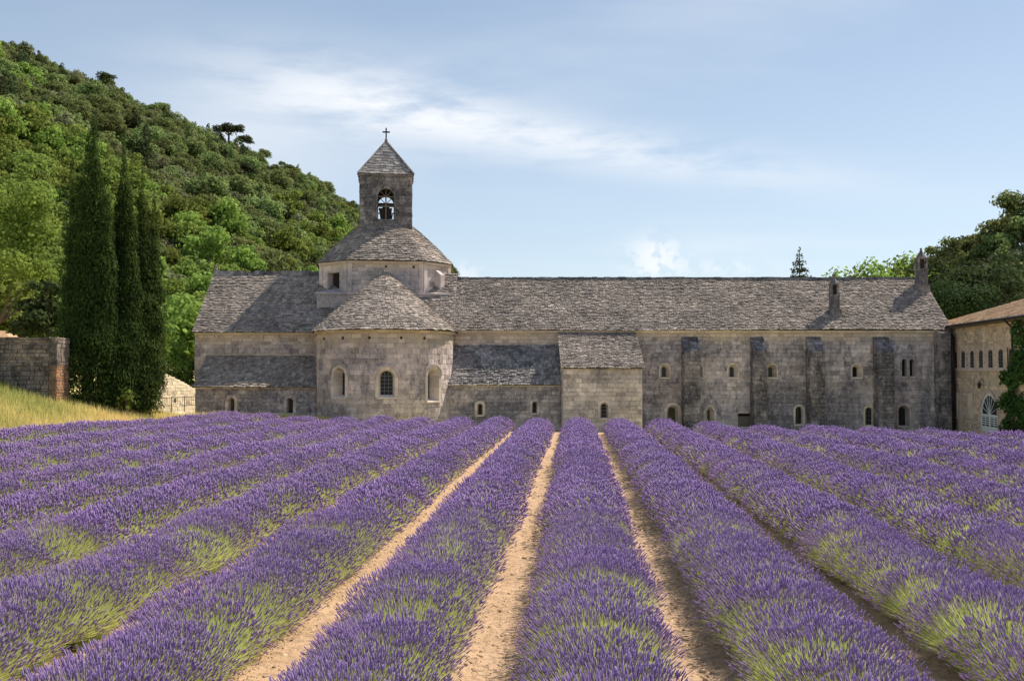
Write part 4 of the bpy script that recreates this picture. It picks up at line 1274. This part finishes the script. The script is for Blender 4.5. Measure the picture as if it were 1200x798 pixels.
# the kinds must each stand somewhere before the mass can refer to them: skyline trees below cover the pines
def sky_tree(kind, px, py_top, Yd, h_units, s, label):
    x, z = PX(px, py_top, Yd); plant_tree(kind, x, Yd, z - h_units * s, s, rnd.random() * 6.28, label)
sky_tree('pine0', 268, 146, 238, 3.2, 1.45, 'wide umbrella pine on the left skyline, largest of those above the ridge')
sky_tree('pine1', 284, 160, 240, 3.2, 1.0, 'small umbrella pine on the left skyline just below the wide one')
sky_tree('oak1', 309, 175, 244, 4.3, .85, 'small leaning tree alone on the left skyline, lowest before the bell tower')
sky_tree('pine0', 125, 88, 216, 3.2, 1.0, 'small dark pine on the left skyline above the tallest cypress')
sky_tree('pine1', 190, 122, 226, 3.2, .8, 'tiny pine on the left skyline midway to the wide umbrella pine')
sky_tree('oak2', 22, 52, 203, 4.3, 1.4, 'dark tree at the highest point of the left hill')
sky_tree('olive0', 384, 225, 258, 3.4, 1.2, 'small grey tree on the left skyline close to the bell tower')
sky_tree('olive1', 60, 75, 206, 3.4, 1.1, 'low grey tree beside the bare rock high on the left hill')
sky_tree('oak0', 1190, 226, 128, 4.3, 1.5, 'dark tall tree rising above the right hill at the right edge')
wood('hillside_wood', restL + restR, 11)
# bare rocks in the wood
def rock(px, py, Yd, wd, h, label):
    x, z = PX(px, py, Yd); mb = MB(); rg = random.Random(int(px)); n, m = 10, 6; vs = []
    for j in range(m + 1):
        for i in range(n):
            a = i / n * 6.283; rr = (1 - (j / m) ** 3 * .7) * (1 + .28 * mnoise.noise(Vector((math.cos(a) * 2, math.sin(a) * 2, j * .9 + px))))
            mb.v.append(Vector((x + math.cos(a) * wd * rr, Yd + math.sin(a) * wd * rr, z - h * .3 + h * j / m)))
    for j in range(m):
        for i in range(n):
            a = j * n + i; b = j * n + (i + 1) % n; mb.f.append((a, b, b + n, a + n)); mb.t.append(rg.random()); mb.m.append(0)
    mb.f.append(tuple(m * n + k for k in range(n))); mb.t.append(.6); mb.m.append(0)
    tag(mb.build('rock_outcrop', M_rock), label, 'rock')
def hill_y(H, px, py):
    best = None
    for i in range(0, 121):
        for j in range(1, 40):
            p = H.at(i / 120, j / 40); u = 600 + p.x / p.y * F; v = 434 - (p.z - CAMZ) / p.y * F
            d = (u - px) ** 2 + (v - py) ** 2
            if best is None or d < best[0]: best = (d, p.y)
    return best[1]
rock(291, 255, hill_y(HL, 291, 262) - 2, 1.3, 3.0, 'pale grey rock standing out of the wood midway up the left hill')
rock(391, 268, hill_y(HL, 391, 272) - 3, 1.3, 4.0, 'pale grey rock in the wood just left of the lantern roof')
rock(350, 258, hill_y(HL, 350, 264) - 3, 1.6, 2.5, 'low grey rock between two others on the left hill')
rock(60, 86, hill_y(HL, 60, 94) - 1, 2.6, 2.0, 'bare pale rock near the top of the left hill')

# conifer and trees behind the wing's ridge
con = thing('conifer', 'small dark conical conifer rising behind the long stone roof', 'tree', loc=(pxx(938, 92), 92, -.6))
htop = pzz(289, 92) + .6
bl = []
for k in range(14):
    t = (k / 13) ** .6; zc = 1.5 + (htop - 1.9) * t; rr = 5.0 * (1 - t) + .16
    for q in range(5):
        a = q * 1.256 + k * .7; bl.append(((math.cos(a) * rr * .5, math.sin(a) * rr * .5, zc), (rr * .6, rr * .6, .45)))
link('crown', crown_mesh('crown', 300, bl, 16000, .17, L_pine, flat=.2), con)
mb = MB(); mb.tube([(0, 0, -.5), (0, 0, htop - .3)], [.22, .03], 7); mb.build('trunk', M_bark, con)
KINDS['airy'] = (crown_mesh('crown', 301, round_blobs(301, 2.6, 4.2, 18, 1.6), 1500, .24, L_green, shell=(.4, 1.1)), trunk_mesh('trunk', 2.6, .16, 41))
for px, top, s, lb in ((1008, 311, 1.5, 'airy green tree top showing above the long roof right of the conifer'), (1034, 310, 1.7, 'airy green tree top above the long roof, midway between conifer and spired chimney'), (1060, 306, 1.7, 'airy green tree top just left of the spired chimney')):
    x, z = PX(px, top, 98); plant_tree('airy', x, 98, z - 6.0 * s, s, rnd.random() * 6, lb, name='broadleaf_tree')
for k in range(2): KINDS['oakbig%d' % k] = (crown_mesh('crown', 310 + k, round_blobs(310 + k, 2.3, 3.3, 26, .7), 8000, .125, L_dark, shell=(.55, 1.06)), trunk_mesh('trunk', 1.6, .16, 45 + k))
for px, top, Yd, s, kd, lb in ((1122, 296, 92, 2.2, 'oakbig0', 'large dark oak behind the gable end of the long roof'), (1146, 310, 88, 2.0, 'oakbig1', 'dark round oak above the middle of the clay tile roof'), (1182, 300, 90, 2.3, 'oakbig0', 'large dark oak above the clay tile roof at the right edge'), (1128, 332, 84, 1.5, 'oakbig1', 'dark green bush low behind the join of the two roofs'), (1163, 332, 84, 1.6, 'oakbig0', 'dark bush close behind the clay tile roof')):
    x, z = PX(px, top, Yd); h = 4.3 if kd[:3] == 'oak' else 3.4; plant_tree(kd, x, Yd, z - h * s, s, rnd.random() * 6, lb)

# ------------------------------------------------------------------ trees at left
def cypress(px, Yd, spires, label, seed, group='cypresses beside the field'):
    x = pxx(px, Yd); g = terrain(x, Yd); t = thing('cypress_tree', label, 'cypress', group, (x, Yd, g)); rg = random.Random(seed)
    bl = []
    for (dpx, top, wpx, bot) in spires:
        dx = dpx * Yd / F; H = pzz(top - 14, Yd) - g; z0 = pzz(bot, Yd) - g; R0 = wpx * Yd / F / 2 * 1.12; oy = rg.uniform(-.35, .35); N = 15
        for k in range(N):
            f = k / (N - 1); zc = z0 + (H - z0) * f
            rr = R0 * min(1, (f * 7 + .5)) * (1 - max(0, (f - .30) / .70) ** 1.45) + .12
            n2 = 4 if rr > .3 else 1
            for q in range(n2):
                a = q * 6.28 / n2 + k * 1.1 + rg.uniform(-.3, .3); o = rr * .45 if n2 > 1 else 0
                bl.append(((dx + math.cos(a) * o, oy + math.sin(a) * o, zc + rg.uniform(-.2, .2)), (rr * rg.uniform(.5, .68), rr * rg.uniform(.5, .68), (H - z0) / N * rg.uniform(.9, 1.5))))
    n = int(sum(b[1][0] * b[1][2] for b in bl) * 1500)
    link('crown', crown_mesh('crown', seed, bl, min(n, 90000), .05, L_cyp, aspect=2.8, upright=1.0, jit=.9, shell=(.8, 1.12)), t)
    mb = MB(); mb.tube([(0, 0, -.4), (.05, 0, 1.5), (0, .05, (pzz(spires[0][1], Yd) - g) * .45)], [.3, .24, .05], 8); mb.build('trunk', M_bark, t)
    return t
cypress(102, 46.5, [(-2, 262, 58, 482), (3, 142, 30, 430), (-24, 206, 20, 446), (23, 206, 22, 456), (9, 176, 32, 420), (-12, 190, 24, 400)], 'tallest dark cypress, leftmost of the three beside the field', 401)
cypress(143, 47.5, [(-3, 184, 26, 482), (10, 238, 22, 455), (-10, 270, 26, 460), (0, 300, 36, 484)], 'slim dark cypress, middle one of the three beside the field', 402)
cypress(165, 48.5, [(1, 232, 30, 486), (12, 252, 22, 460), (-13, 276, 24, 465), (0, 290, 50, 488)], 'shortest dark cypress, rightmost of the three, nearest to the church', 403)
# small ivy shrub at the feet
def shrub(px, pyb, Yd, R_, H, label, mat, n=700, size=.14, seed=1, name='shrub'):
    x = pxx(px, Yd); g = terrain(x, Yd); t = thing(name, label, 'shrub', loc=(x, Yd, g))
    link('crown', crown_mesh('crown', seed, round_blobs(seed, R_, H, 9, -.1), n, size, mat), t)
    mb = MB(); mb.tube([(0, 0, -.3), (0, 0, H * .4), (.1, 0, H * .7)], [.06, .05, .02], 6); mb.build('stem', M_bark, t)
shrub(128, 478, 47.0, .7, 1.0, 'small leafy shrub between the trunks of the two left cypresses', L_dark, 500, .13, 501)
shrub(148, 470, 46.4, .45, 1.6, 'small yellow green sapling in front of the cypresses', L_bright, 120, .16, 502)
shrub(197, 438, 66, 1.5, 4.2, 'bright green bush behind the high end of the sloping wall', L_green, 2600, .17, 503)
shrub(218, 438, 67, 1.4, 3.6, 'bright green bush behind the low end of the sloping wall', L_green, 2600, .17, 504)
x = pxx(-6, 62); big = thing('sunlit_tree', 'tall bright green tree at the left edge of the picture', 'tree', loc=(x, 62, 2.5))
link('crown', crown_mesh('crown', 510, [((b[0][0], b[0][1], b[0][2]), b[1]) for b in round_blobs(510, 3.4, 9.5, 34, 3.0)], 15000, .19, L_bright, shell=(.5, 1.06)), big)
link('trunk', trunk_mesh('trunk', 4.0, .22, 60, 6, 2.4, 9), big)
x = pxx(46, 53); hk = thing('holm_oak', 'dark rounded holm oak showing above the old stone wall', 'tree', loc=(x, 53, 2.2))
link('crown', crown_mesh('crown', 511, round_blobs(511, 1.7, 4.2, 14, 1.2), 2600, .22, L_dark), hk)
link('trunk', trunk_mesh('trunk', 1.8, .14, 61, 4, 1.0, 3.5), hk)
for k, (px, Yd, s, kd, lb) in enumerate(((206, 80, 1.5, 'green1', 'bright green tree between the cypresses and the church gable, nearest one'), (222, 84, 1.6, 'green2', 'bright green tree right behind the left end of the church'), (196, 90, 1.7, 'green0', 'tall green tree behind the cypresses beside the church'), (-28, 66, 1.9, 'green3', 'green tree beyond the left edge of the old wall'))):
    x = pxx(px, Yd); plant_tree(kd, x, Yd, .2, s, k * 1.3, lb)

# ------------------------------------------------------------------ old wall with brick pier
YO = 44.0
ow = thing('old_stone_wall', 'rough brown stone garden wall on the grassy bank at left', 'wall')
xo0, xo1 = -34.0, pxx(58, YO); zot = pzz(398, YO)
MO = planar((0, YO, 0), (1, 0, 0), (0, -1, 0))
mb = MB(); backing(mb, MO, xo0, xo1, .5, zot, []); mb.box(xo0, xo1, YO + .004, YO + .5, .5, zot - .003)
oc = mb.build('wall_core', M_oldwall, ow)
lay(masonry(MO, xo0, xo1, 1.2, zot, [], .17, .3, seed=160, depth=(.01, .08), jit=.7), oc, M_oldwall, 150)
mb = MB(); x = xo0; rg = random.Random(4)
while x < xo1:
    w2 = rg.uniform(.35, .7); mb.box(x, min(x + w2 - .02, xo1), YO - .08, YO + .56, zot, zot + rg.uniform(.07, .12), rg.random()); x += w2
mb.build('coping', M_oldwall, ow)
pier = thing('brick_pier', 'orange brick gate pier at the right end of the old stone wall', 'pier')
xq0, xq1, yq0, yq1 = xo1 + .01, pxx(66.5, YO - .1), YO - .1, YO + 1.15
zbk = pzz(428, YO)
mb = MB(); mb.box(xq0 + .02, xq1 - .02, yq0 + .02, yq1 - .02, .6, zot + .1); pc = mb.build('pier_core', M_mortar, pier)
Mf = planar((xq0, yq0 + .02, 0), (1, 0, 0), (0, -1, 0)); Mr = planar((xq1 - .02, yq0, 0), (0, 1, 0), (1, 0, 0))
for Mx, L, sd in ((Mf, xq1 - xq0, 170), (Mr, yq1 - yq0, 171)):
    for b in masonry(Mx, 0, L, 1.0, zbk, [], .13, .36, gap=.016, depth=(.01, .03), seed=sd, jit=.2):
        m = MB(); m.add(b[1], b[2], b[3]); m.build('brick', M_brick, pc)
    for b in masonry(Mx, 0, L, zbk, zot + .1, [], .2, .4, gap=.012, depth=(.01, .04), seed=sd + 5, jit=.4):
        m = MB(); m.add(b[1], b[2], b[3]); m.build('stone', M_oldwall, pc)
# a low sunlit wall with a sloping top, and railings before it
sw = thing('sloping_wall', 'sunlit cream stone wall with sloping top left of the church', 'wall')
A = Vector((pxx(183, 56), 56, 0)); dr = Vector((.06, .998, 0)); 
kk = (229 - 600) / F; l_ = (kk * A.y - A.x) / (dr.x - kk * dr.y); B_ = A + dr * l_
Nw = Vector((dr.y, -dr.x, 0)); MS = planar(A, dr, Nw)
zt0, zt1 = pzz(434.5, A.y), pzz(456, B_.y)
tf = lambda u: zt0 + (zt1 - zt0) * (max(0, u) / l_) ** 1.25 
mb = MB(); n = 10
for k in range(n):
    u0, u1 = l_ * k / n, l_ * (k + 1) / n
    for d in (0, -.4): mb.face([MS(u0, -.2, d), MS(u1, -.2, d), MS(u1, tf(u1), d), MS(u0, tf(u0), d)])
    mb.face([MS(u0, tf(u0), 0), MS(u1, tf(u1), 0), MS(u1, tf(u1), -.4), MS(u0, tf(u0), -.4)])
for u0 in (0, l_): mb.face([MS(u0, -.2, 0), MS(u0, tf(u0), 0), MS(u0, tf(u0), -.4), MS(u0, -.2, -.4)])
swb = mb.build('wall_core', M_sunwall, sw)
bl = masonry(MS, 0, l_, .2, zt0, [], .2, .42, seed=180, depth=(.006, .03), topf=tf)
for b in bl:
    m = MB(); m.add(b[1], b[2], b[3]); m.build('stone', M_sunwall, swb)
fn = thing('metal_railing', 'thin dark metal railing in front of the sunlit sloping wall', 'fence')
yf = 55.0; xf0, xf1 = pxx(186, yf), pxx(229, yf + 3); zf0, zf1 = pzz(479, yf), pzz(466.5, yf)
def fp(s, z): return Vector((xf0 + (xf1 - xf0) * s, yf + 3 * s, z))
for z, r in ((zf1, .018), (zf0 + .12, .014)):
    mb = MB(); mb.tube([fp(0, z), fp(1, z)], r, 6); mb.build('rail', M_iron, fn)
for k in range(21):
    mb = MB(); big_ = k % 7 == 0; mb.tube([fp(k / 20, zf0 - (.25 if big_ else -.1)), fp(k / 20, zf1 + (.06 if big_ else 0))], .022 if big_ else .009, 5); mb.build('post' if big_ else 'baluster', M_iron, fn)
mb = MB(); mb.box(fp(.42, 0).x, fp(.52, 0).x, fp(.42, 0).y - .05, fp(.42, 0).y - .02, zf0 + .3, zf1 - .05); mb.build('notice_plate', M_lead, fn)
# cottage with a red roof behind the wall
ct = thing('small_cottage', 'small cottage with red roof peeping over the old wall at left edge', 'house')
xc, zc = PX(2, 396, 58); mb = MB(); mb.box(xc - 6, xc + .7, 58, 62, 0, zc - .5); mb.build('cottage_wall', M_sunwall, ct)
mb = MB(); e = [Vector((xc - 6.3, 57.7, zc - .55)), Vector((xc + 1.1, 57.7, zc - .55)), Vector((xc + 1.1, 62.3, zc - .55)), Vector((xc - 6.3, 62.3, zc - .55))]; r0, r1 = Vector((xc - 4, 60, zc + .5)), Vector((xc - .9, 60, zc + .5))
for q in ((e[0], e[1], r1, r0), (e[1], e[2], r1), (e[2], e[3], r0, r1), (e[3], e[0], r0)): mb.face(list(q), .7)
mb.build('roof', M_clay, ct)
mb = MB(); mb.box(xc + 1.0, xc + 1.9, 57, 58, zc - .62, zc - .12); 
# creeper at the right building
cr = thing('green_creeper', 'dark green creeper climbing the ochre wall right of the white door', 'plant')
bl = []; rg = random.Random(77)
for k in range(70):
    py = rg.uniform(383, 503); w_ = 1188 + (0 if py > 425 else 9) + rg.uniform(-8 if py > 455 else -5 if py > 425 else 0, 34)
    u, Yd = g_hit(min(w_, 1225)); z = pzz(py, Yd); s = rg.uniform(.3, .6)
    if py < 425 and w_ < 1194: continue
    bl.append((tuple(MG(u, z, .12 + rg.uniform(0, .15) * (1 + (py > 440)))), (s * .7, s, s)))
link('crown', crown_mesh('crown', 520, bl, 7200, .16, L_vine, jit=.7), cr)
mb = MB(); u, Yd = g_hit(1182); mb.tube([MG(u, -.6, .1), MG(u + .3, 2, .12), MG(u + .1, 4.5, .1)], [.08, .06, .03], 6); mb.build('stem', M_bark, cr)

# ------------------------------------------------------------------ grass on the bank
def grass():
    rg = np.random.RandomState(9); pts = []
    while len(pts) < 46000:
        x = rg.uniform(-31, -11); y = rg.uniform(29, 62)
        i = (x - .252 - ROW_DX * y) / 2.1
        if i > -9.55 and y < row_end(-9) + .7: continue
        if y > 43.8 and x < xo1 - .2: continue
        if y > 62.8: continue
        if x / y < -.56: continue
        pts.append((x, y, terrain(x, y) - .03))
    p = np.array(pts); n = len(p)
    h = rg.uniform(.18, .55, n); a = rg.uniform(0, 6.28, n); l = rg.uniform(0, .25, n)
    wd = rg.uniform(.012, .03, n); b = rg.uniform(0, 6.28, n)
    d = np.stack([np.cos(b) * wd, np.sin(b) * wd, np.zeros(n)], 1)
    tip = p + np.stack([np.cos(a) * l, np.sin(a) * l, h], 1)
    v = np.stack([p - d, p + d, tip], 1).reshape(-1, 3)
    tn = np.clip(.62 - np.clip((p[:, 2] - 1.1) * .34, -.1, .5) + .4 * np.array([mnoise.noise(Vector((q[0] * .35, q[1] * .35, 1))) for q in pts]) + rg.uniform(-.3, .3, n), 0, 1)
    link('dry_grass', np_mesh('dry_grass', v, np.arange(n * 3).reshape(n, 3), 3, [L_grass], tn), kind='stuff')
grass()

# ------------------------------------------------------------------ lavender
def lav_mesh(seed, n, hl, hr, sides, sw_, nleaf, lw_, bare=2, W=.80, H=.64, L=1.0, mound=.06, endb=0.0):
    rg = np.random.RandomState(seed)
    # half-ellipse across the row, mounded along it
    al = rg.uniform(-1.42, 1.42, n); y0 = rg.uniform(-L * .56, L * .56, n)
    m = 1 - mound + mound * np.cos(2 * np.pi * y0 / L * .92)
    j = rg.uniform(.80, 1.10, n) * m
    tip = np.stack([W * np.sin(al) * j, y0 + rg.normal(0, .05, n) + y0 * .22, .10 + H * np.cos(al) ** .85 * j], 1)
    base = np.stack([tip[:, 0] * .30, y0 * .55, np.full(n, .08)], 1)
    d = tip - base; ln = np.linalg.norm(d, axis=1)[:, None]; d = d / ln
    up = d + np.array([0, 0, .35]) + rg.normal(0, .10, (n, 3)); up /= np.linalg.norm(up, axis=1)[:, None]
    keep = np.ones(n, bool)
    for k in range(bare):
        a0, b0, ra, rb = rg.uniform(-1.2, 1.2), rg.uniform(-.5, .5) * L, rg.uniform(.25, .6), rg.uniform(.16, .34)
        q = np.exp(-((al - a0) / ra) ** 2 - ((y0 - b0) / rb) ** 2)
        keep &= rg.random_sample(n) > q * .88
    if endb:
        q = np.exp(-(al / 1.0) ** 2) * np.clip((-.04 * L - y0) / (.16 * L), 0, 1)
        keep &= rg.random_sample(n) > q * endb
    keep &= rg.random_sample(n) > .62 * np.clip((np.abs(al) - .45) / .8, 0, 1)
    # clumpiness
    q = np.array([mnoise.noise(Vector((a * 4, b * 5, seed))) for a, b in zip(al, y0)])
    keep &= rg.random_sample(n) > np.clip(.22 - q * .8, 0, .75)
    side = np.cross(d, rg.normal(size=(n, 3))); side /= np.linalg.norm(side, axis=1)[:, None]
    # stems: blades from inside to the head
    s0 = base + d * ln * rg.uniform(.35, .6, n)[:, None]
    V = [np.stack([s0 - side * sw_, s0 + side * sw_, tip], 1).reshape(-1, 3)]; tones = [rg.uniform(.25, .85, n)]
    # leaves
    al2 = rg.uniform(-1.5, 1.5, nleaf); y2 = rg.uniform(-L * .55, L * .55, nleaf)
    m2 = 1 - mound + mound * np.cos(2 * np.pi * y2 / L * .92); j2 = rg.uniform(.55, .92, nleaf) * m2
    lt = np.stack([W * np.sin(al2) * j2, y2 * 1.15, .06 + H * np.cos(al2) ** .85 * j2], 1)
    lb = lt * np.array([.45, .8, .35]) + np.array([0, 0, .03]); ld = lt - lb
    ls = np.cross(ld, rg.normal(size=(nleaf, 3))); ls /= np.linalg.norm(ls, axis=1)[:, None]
    V.append(np.stack([lb - ls * lw_, lb + ls * lw_, lt], 1).reshape(-1, 3)); tones.append(rg.uniform(0, .6, nleaf))
    # dark core
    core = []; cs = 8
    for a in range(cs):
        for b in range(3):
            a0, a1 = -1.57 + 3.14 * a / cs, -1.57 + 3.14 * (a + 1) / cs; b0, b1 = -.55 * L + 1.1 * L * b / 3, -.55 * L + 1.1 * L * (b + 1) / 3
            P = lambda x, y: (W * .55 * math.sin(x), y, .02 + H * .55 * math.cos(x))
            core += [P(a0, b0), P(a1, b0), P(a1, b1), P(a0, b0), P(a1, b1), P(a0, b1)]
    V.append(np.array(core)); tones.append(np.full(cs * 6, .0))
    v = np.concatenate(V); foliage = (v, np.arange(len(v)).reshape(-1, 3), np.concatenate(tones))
    # flower heads: slim spindles
    t = tip[keep]; u = up[keep]; sd = side[keep]; sd = sd - u * (sd * u).sum(1)[:, None]; sd /= np.linalg.norm(sd, axis=1)[:, None]; s2 = np.cross(u, sd)
    k = len(t); hlv = hl * rg.uniform(.65, 1.25, k)[:, None]; hrv = hr * rg.uniform(.75, 1.25, k)[:, None]
    pts = [t - u * hlv * .15]
    for f, rr in ((.28, 1.0), (.68, .75)):
        for i in range(sides):
            a = 2 * math.pi * i / sides; pts.append(t + u * hlv * f + (sd * math.cos(a) + s2 * math.sin(a)) * hrv * rr)
    pts.append(t + u * hlv)
    nv = len(pts); hv = np.stack(pts, 1).reshape(-1, 3); fl = []
    for i in range(sides):
        i1 = (i + 1) % sides; a, b, c, e = 1 + i, 1 + i1, 1 + sides + i, 1 + sides + i1
        fl += [(0, b, a), (a, b, e), (a, e, c), (c, e, nv - 1)]
    fl = np.array(fl); fa = (fl[None] + (np.arange(k) * nv)[:, None, None]).reshape(-1, 3)
    ht = np.repeat(np.clip(rg.normal(.42, .22, k), 0, 1), len(fl))
    return foliage, (hv, fa, ht)

def lav_pair(seed, **kw):
    f, h = lav_mesh(seed, **kw)
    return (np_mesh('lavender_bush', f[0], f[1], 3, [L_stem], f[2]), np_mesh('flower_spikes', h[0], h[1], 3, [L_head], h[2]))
def lav_one(seed, **kw):
    f, h = lav_mesh(seed, **kw)
    v = np.concatenate([f[0], h[0]]); fa = np.concatenate([f[1], h[1] + len(f[0])]); t = np.concatenate([f[2], h[2]])
    return np_mesh('lavender_bush', v, fa, 3, [L_stem, L_head], t, np.concatenate([np.zeros(len(f[1]), int), np.ones(len(h[1]), int)]))
NEAR = [lav_pair(700 + k, n=3300, hl=.070, hr=.0058, sides=4, sw_=.0042, nleaf=1500, lw_=.0055, bare=2, endb=(.95, .5, .9, 0, .8, .3, .95)[k]) for k in range(7)]
MID = [lav_pair(720 + k, n=1500, hl=.085, hr=.012, sides=3, sw_=.005, nleaf=800, lw_=.009, bare=2, endb=(.8, 0, .5, 0, .7, .2)[k]) for k in range(6)]
FAR = [lav_one(740 + k, n=800, hl=.095, hr=.019, sides=3, sw_=.008, nleaf=420, lw_=.014, bare=2, endb=(.7, 0, .5, 0, .6, 0)[k]) for k in range(6)]

ORD = ['first', 'second', 'third', 'fourth', 'fifth', 'sixth', 'seventh', 'eighth', 'ninth', 'tenth', 'eleventh', 'twelfth', 'thirteenth', 'fourteenth']
def row_label(i):
    if i == 0: return 'lavender row in the middle, running from bottom centre straight to the annex corner'
    if i == -1: return 'lavender row directly left of the middle row, across the sandy path'
    if i == 1: return 'lavender row directly right of the middle row, across the sandy path'
    if i < 0:
        return f'{ORD[-i - 1]} lavender row left of the middle row' + (', by the bank' if i == -9 else '')
    return f'{ORD[i - 1]} lavender row right of the middle row, counted from the middle'
def lavender():
    rg = random.Random(42)
    ang = -math.atan(ROW_DX)
    for i in range(-9, 14):
        y = 5.2 + rg.uniform(0, .5); e = row_end(i)
        x0 = row_x(i, y); bushes = []
        while y < e:
            x = row_x(i, y) + rg.uniform(-.05, .05)
            if abs(x) < .58 * y + 7.0: bushes.append((x, y))
            y += .80 * rg.uniform(.9, 1.1)
        if not bushes: continue
        bx0, by0 = bushes[0]
        row = thing('lavender_row', row_label(i), 'lavender', 'rows of lavender in the field', (bx0, by0, terrain(bx0, by0)))
        for x, y in bushes:
            z = terrain(x, y) + .04
            dist = math.hypot(x, y); s = rg.uniform(.94, 1.07)
            rot = ang + (math.pi if rg.random() < .3 else 0) + rg.uniform(-.12, .12)
            if dist < 17.5: pr = rg.choice(NEAR)
            elif dist < 31: pr = rg.choice(MID)
            else: pr = (rg.choice(FAR),)
            b = link('lavender_bush', pr[0], row)
            b.location = (x - bx0, y - by0, z - terrain(bx0, by0)); b.rotation_euler = (0, 0, rot); b.scale = (s * rg.uniform(.94, 1.05), s, s * rg.uniform(.95, 1.06))
            if len(pr) > 1: link('flower_spikes', pr[1], b, 'stuff')
lavender()

# clods and stones on the paths between the rows
def clods():
    rg = np.random.RandomState(12); ico = np.array([(1, 0, -.7), (-1, 0, -.7), (0, 1, -.7), (0, -1, -.7), (.6, .6, .5), (-.6, .5, .6), (.0, -.8, .6)])
    fc = np.array([(0, 2, 4), (2, 1, 5), (2, 5, 4), (1, 3, 6), (3, 0, 6), (0, 4, 6), (4, 5, 6), (1, 6, 5)])
    V, Fa, Tn = [], [], []; n = 0
    while n < 24000:
        y = 4.5 + 34 * rg.random_sample() ** 1.8; i = rg.randint(-7, 8) + .5; u = i + rg.normal(0, .16)
        x = row_x(u, y)
        if abs(x) > .6 * y + 1: continue
        s = .010 + .040 * rg.random_sample() ** 4
        z = terrain(x, y) + .062 + .05 * math.cos((u - round(u)) * 2 * math.pi) + .035 * mnoise.noise(Vector((x * 1.6, y * 1.6, 0))) + .02 * mnoise.noise(Vector((x * 5, y * 5, 0)))
        a = rg.uniform(0, 6.28); c, sn = math.cos(a), math.sin(a)
        v = ico * (1 + rg.uniform(-.3, .3, ico.shape)); v = np.stack([v[:, 0] * c - v[:, 1] * sn, v[:, 0] * sn + v[:, 1] * c, v[:, 2] * .7], 1) * s + np.array([x, y, z])
        V.append(v); Fa.append(fc + n * 7); Tn.append(np.full(len(fc), rg.random_sample())); n += 1
    link('soil_clods', np_mesh('soil_clods', np.concatenate(V), np.concatenate(Fa), 3, [M_clod], np.concatenate(Tn)), kind='stuff')
clods()

def litter():
    rg = np.random.RandomState(21); V, Tn = [], []; n = 0
    while n < 15000:
        y = 4.5 + 30 * rg.random_sample() ** 1.7; i = rg.randint(-6, 7) + .5; sg = 1 if rg.random_sample() < .5 else -1
        u = i + sg * abs(rg.normal(.13, .07)); x = row_x(u, y)
        if abs(x) > .6 * y + 1: continue
        z = terrain(x, y) + .072 + .05 * math.cos((u - round(u)) * 2 * math.pi) + .035 * mnoise.noise(Vector((x * 1.6, y * 1.6, 0))) + .02 * mnoise.noise(Vector((x * 5, y * 5, 0)))
        a = rg.uniform(0, 6.28); L = rg.uniform(.02, .07); wd = rg.uniform(.0025, .006); d = np.array([math.cos(a), math.sin(a), rg.uniform(-.15, .3)]) * L; e = np.array([-math.sin(a), math.cos(a), 0]) * wd; p = np.array([x, y, z + .008])
        V += [p - e, p + e, p + d]; Tn.append(rg.random_sample()); n += 1
    link('dry_litter', np_mesh('dry_litter', np.array(V), np.arange(n * 3).reshape(n, 3), 3, [L_litter], Tn), kind='stuff')
litter()
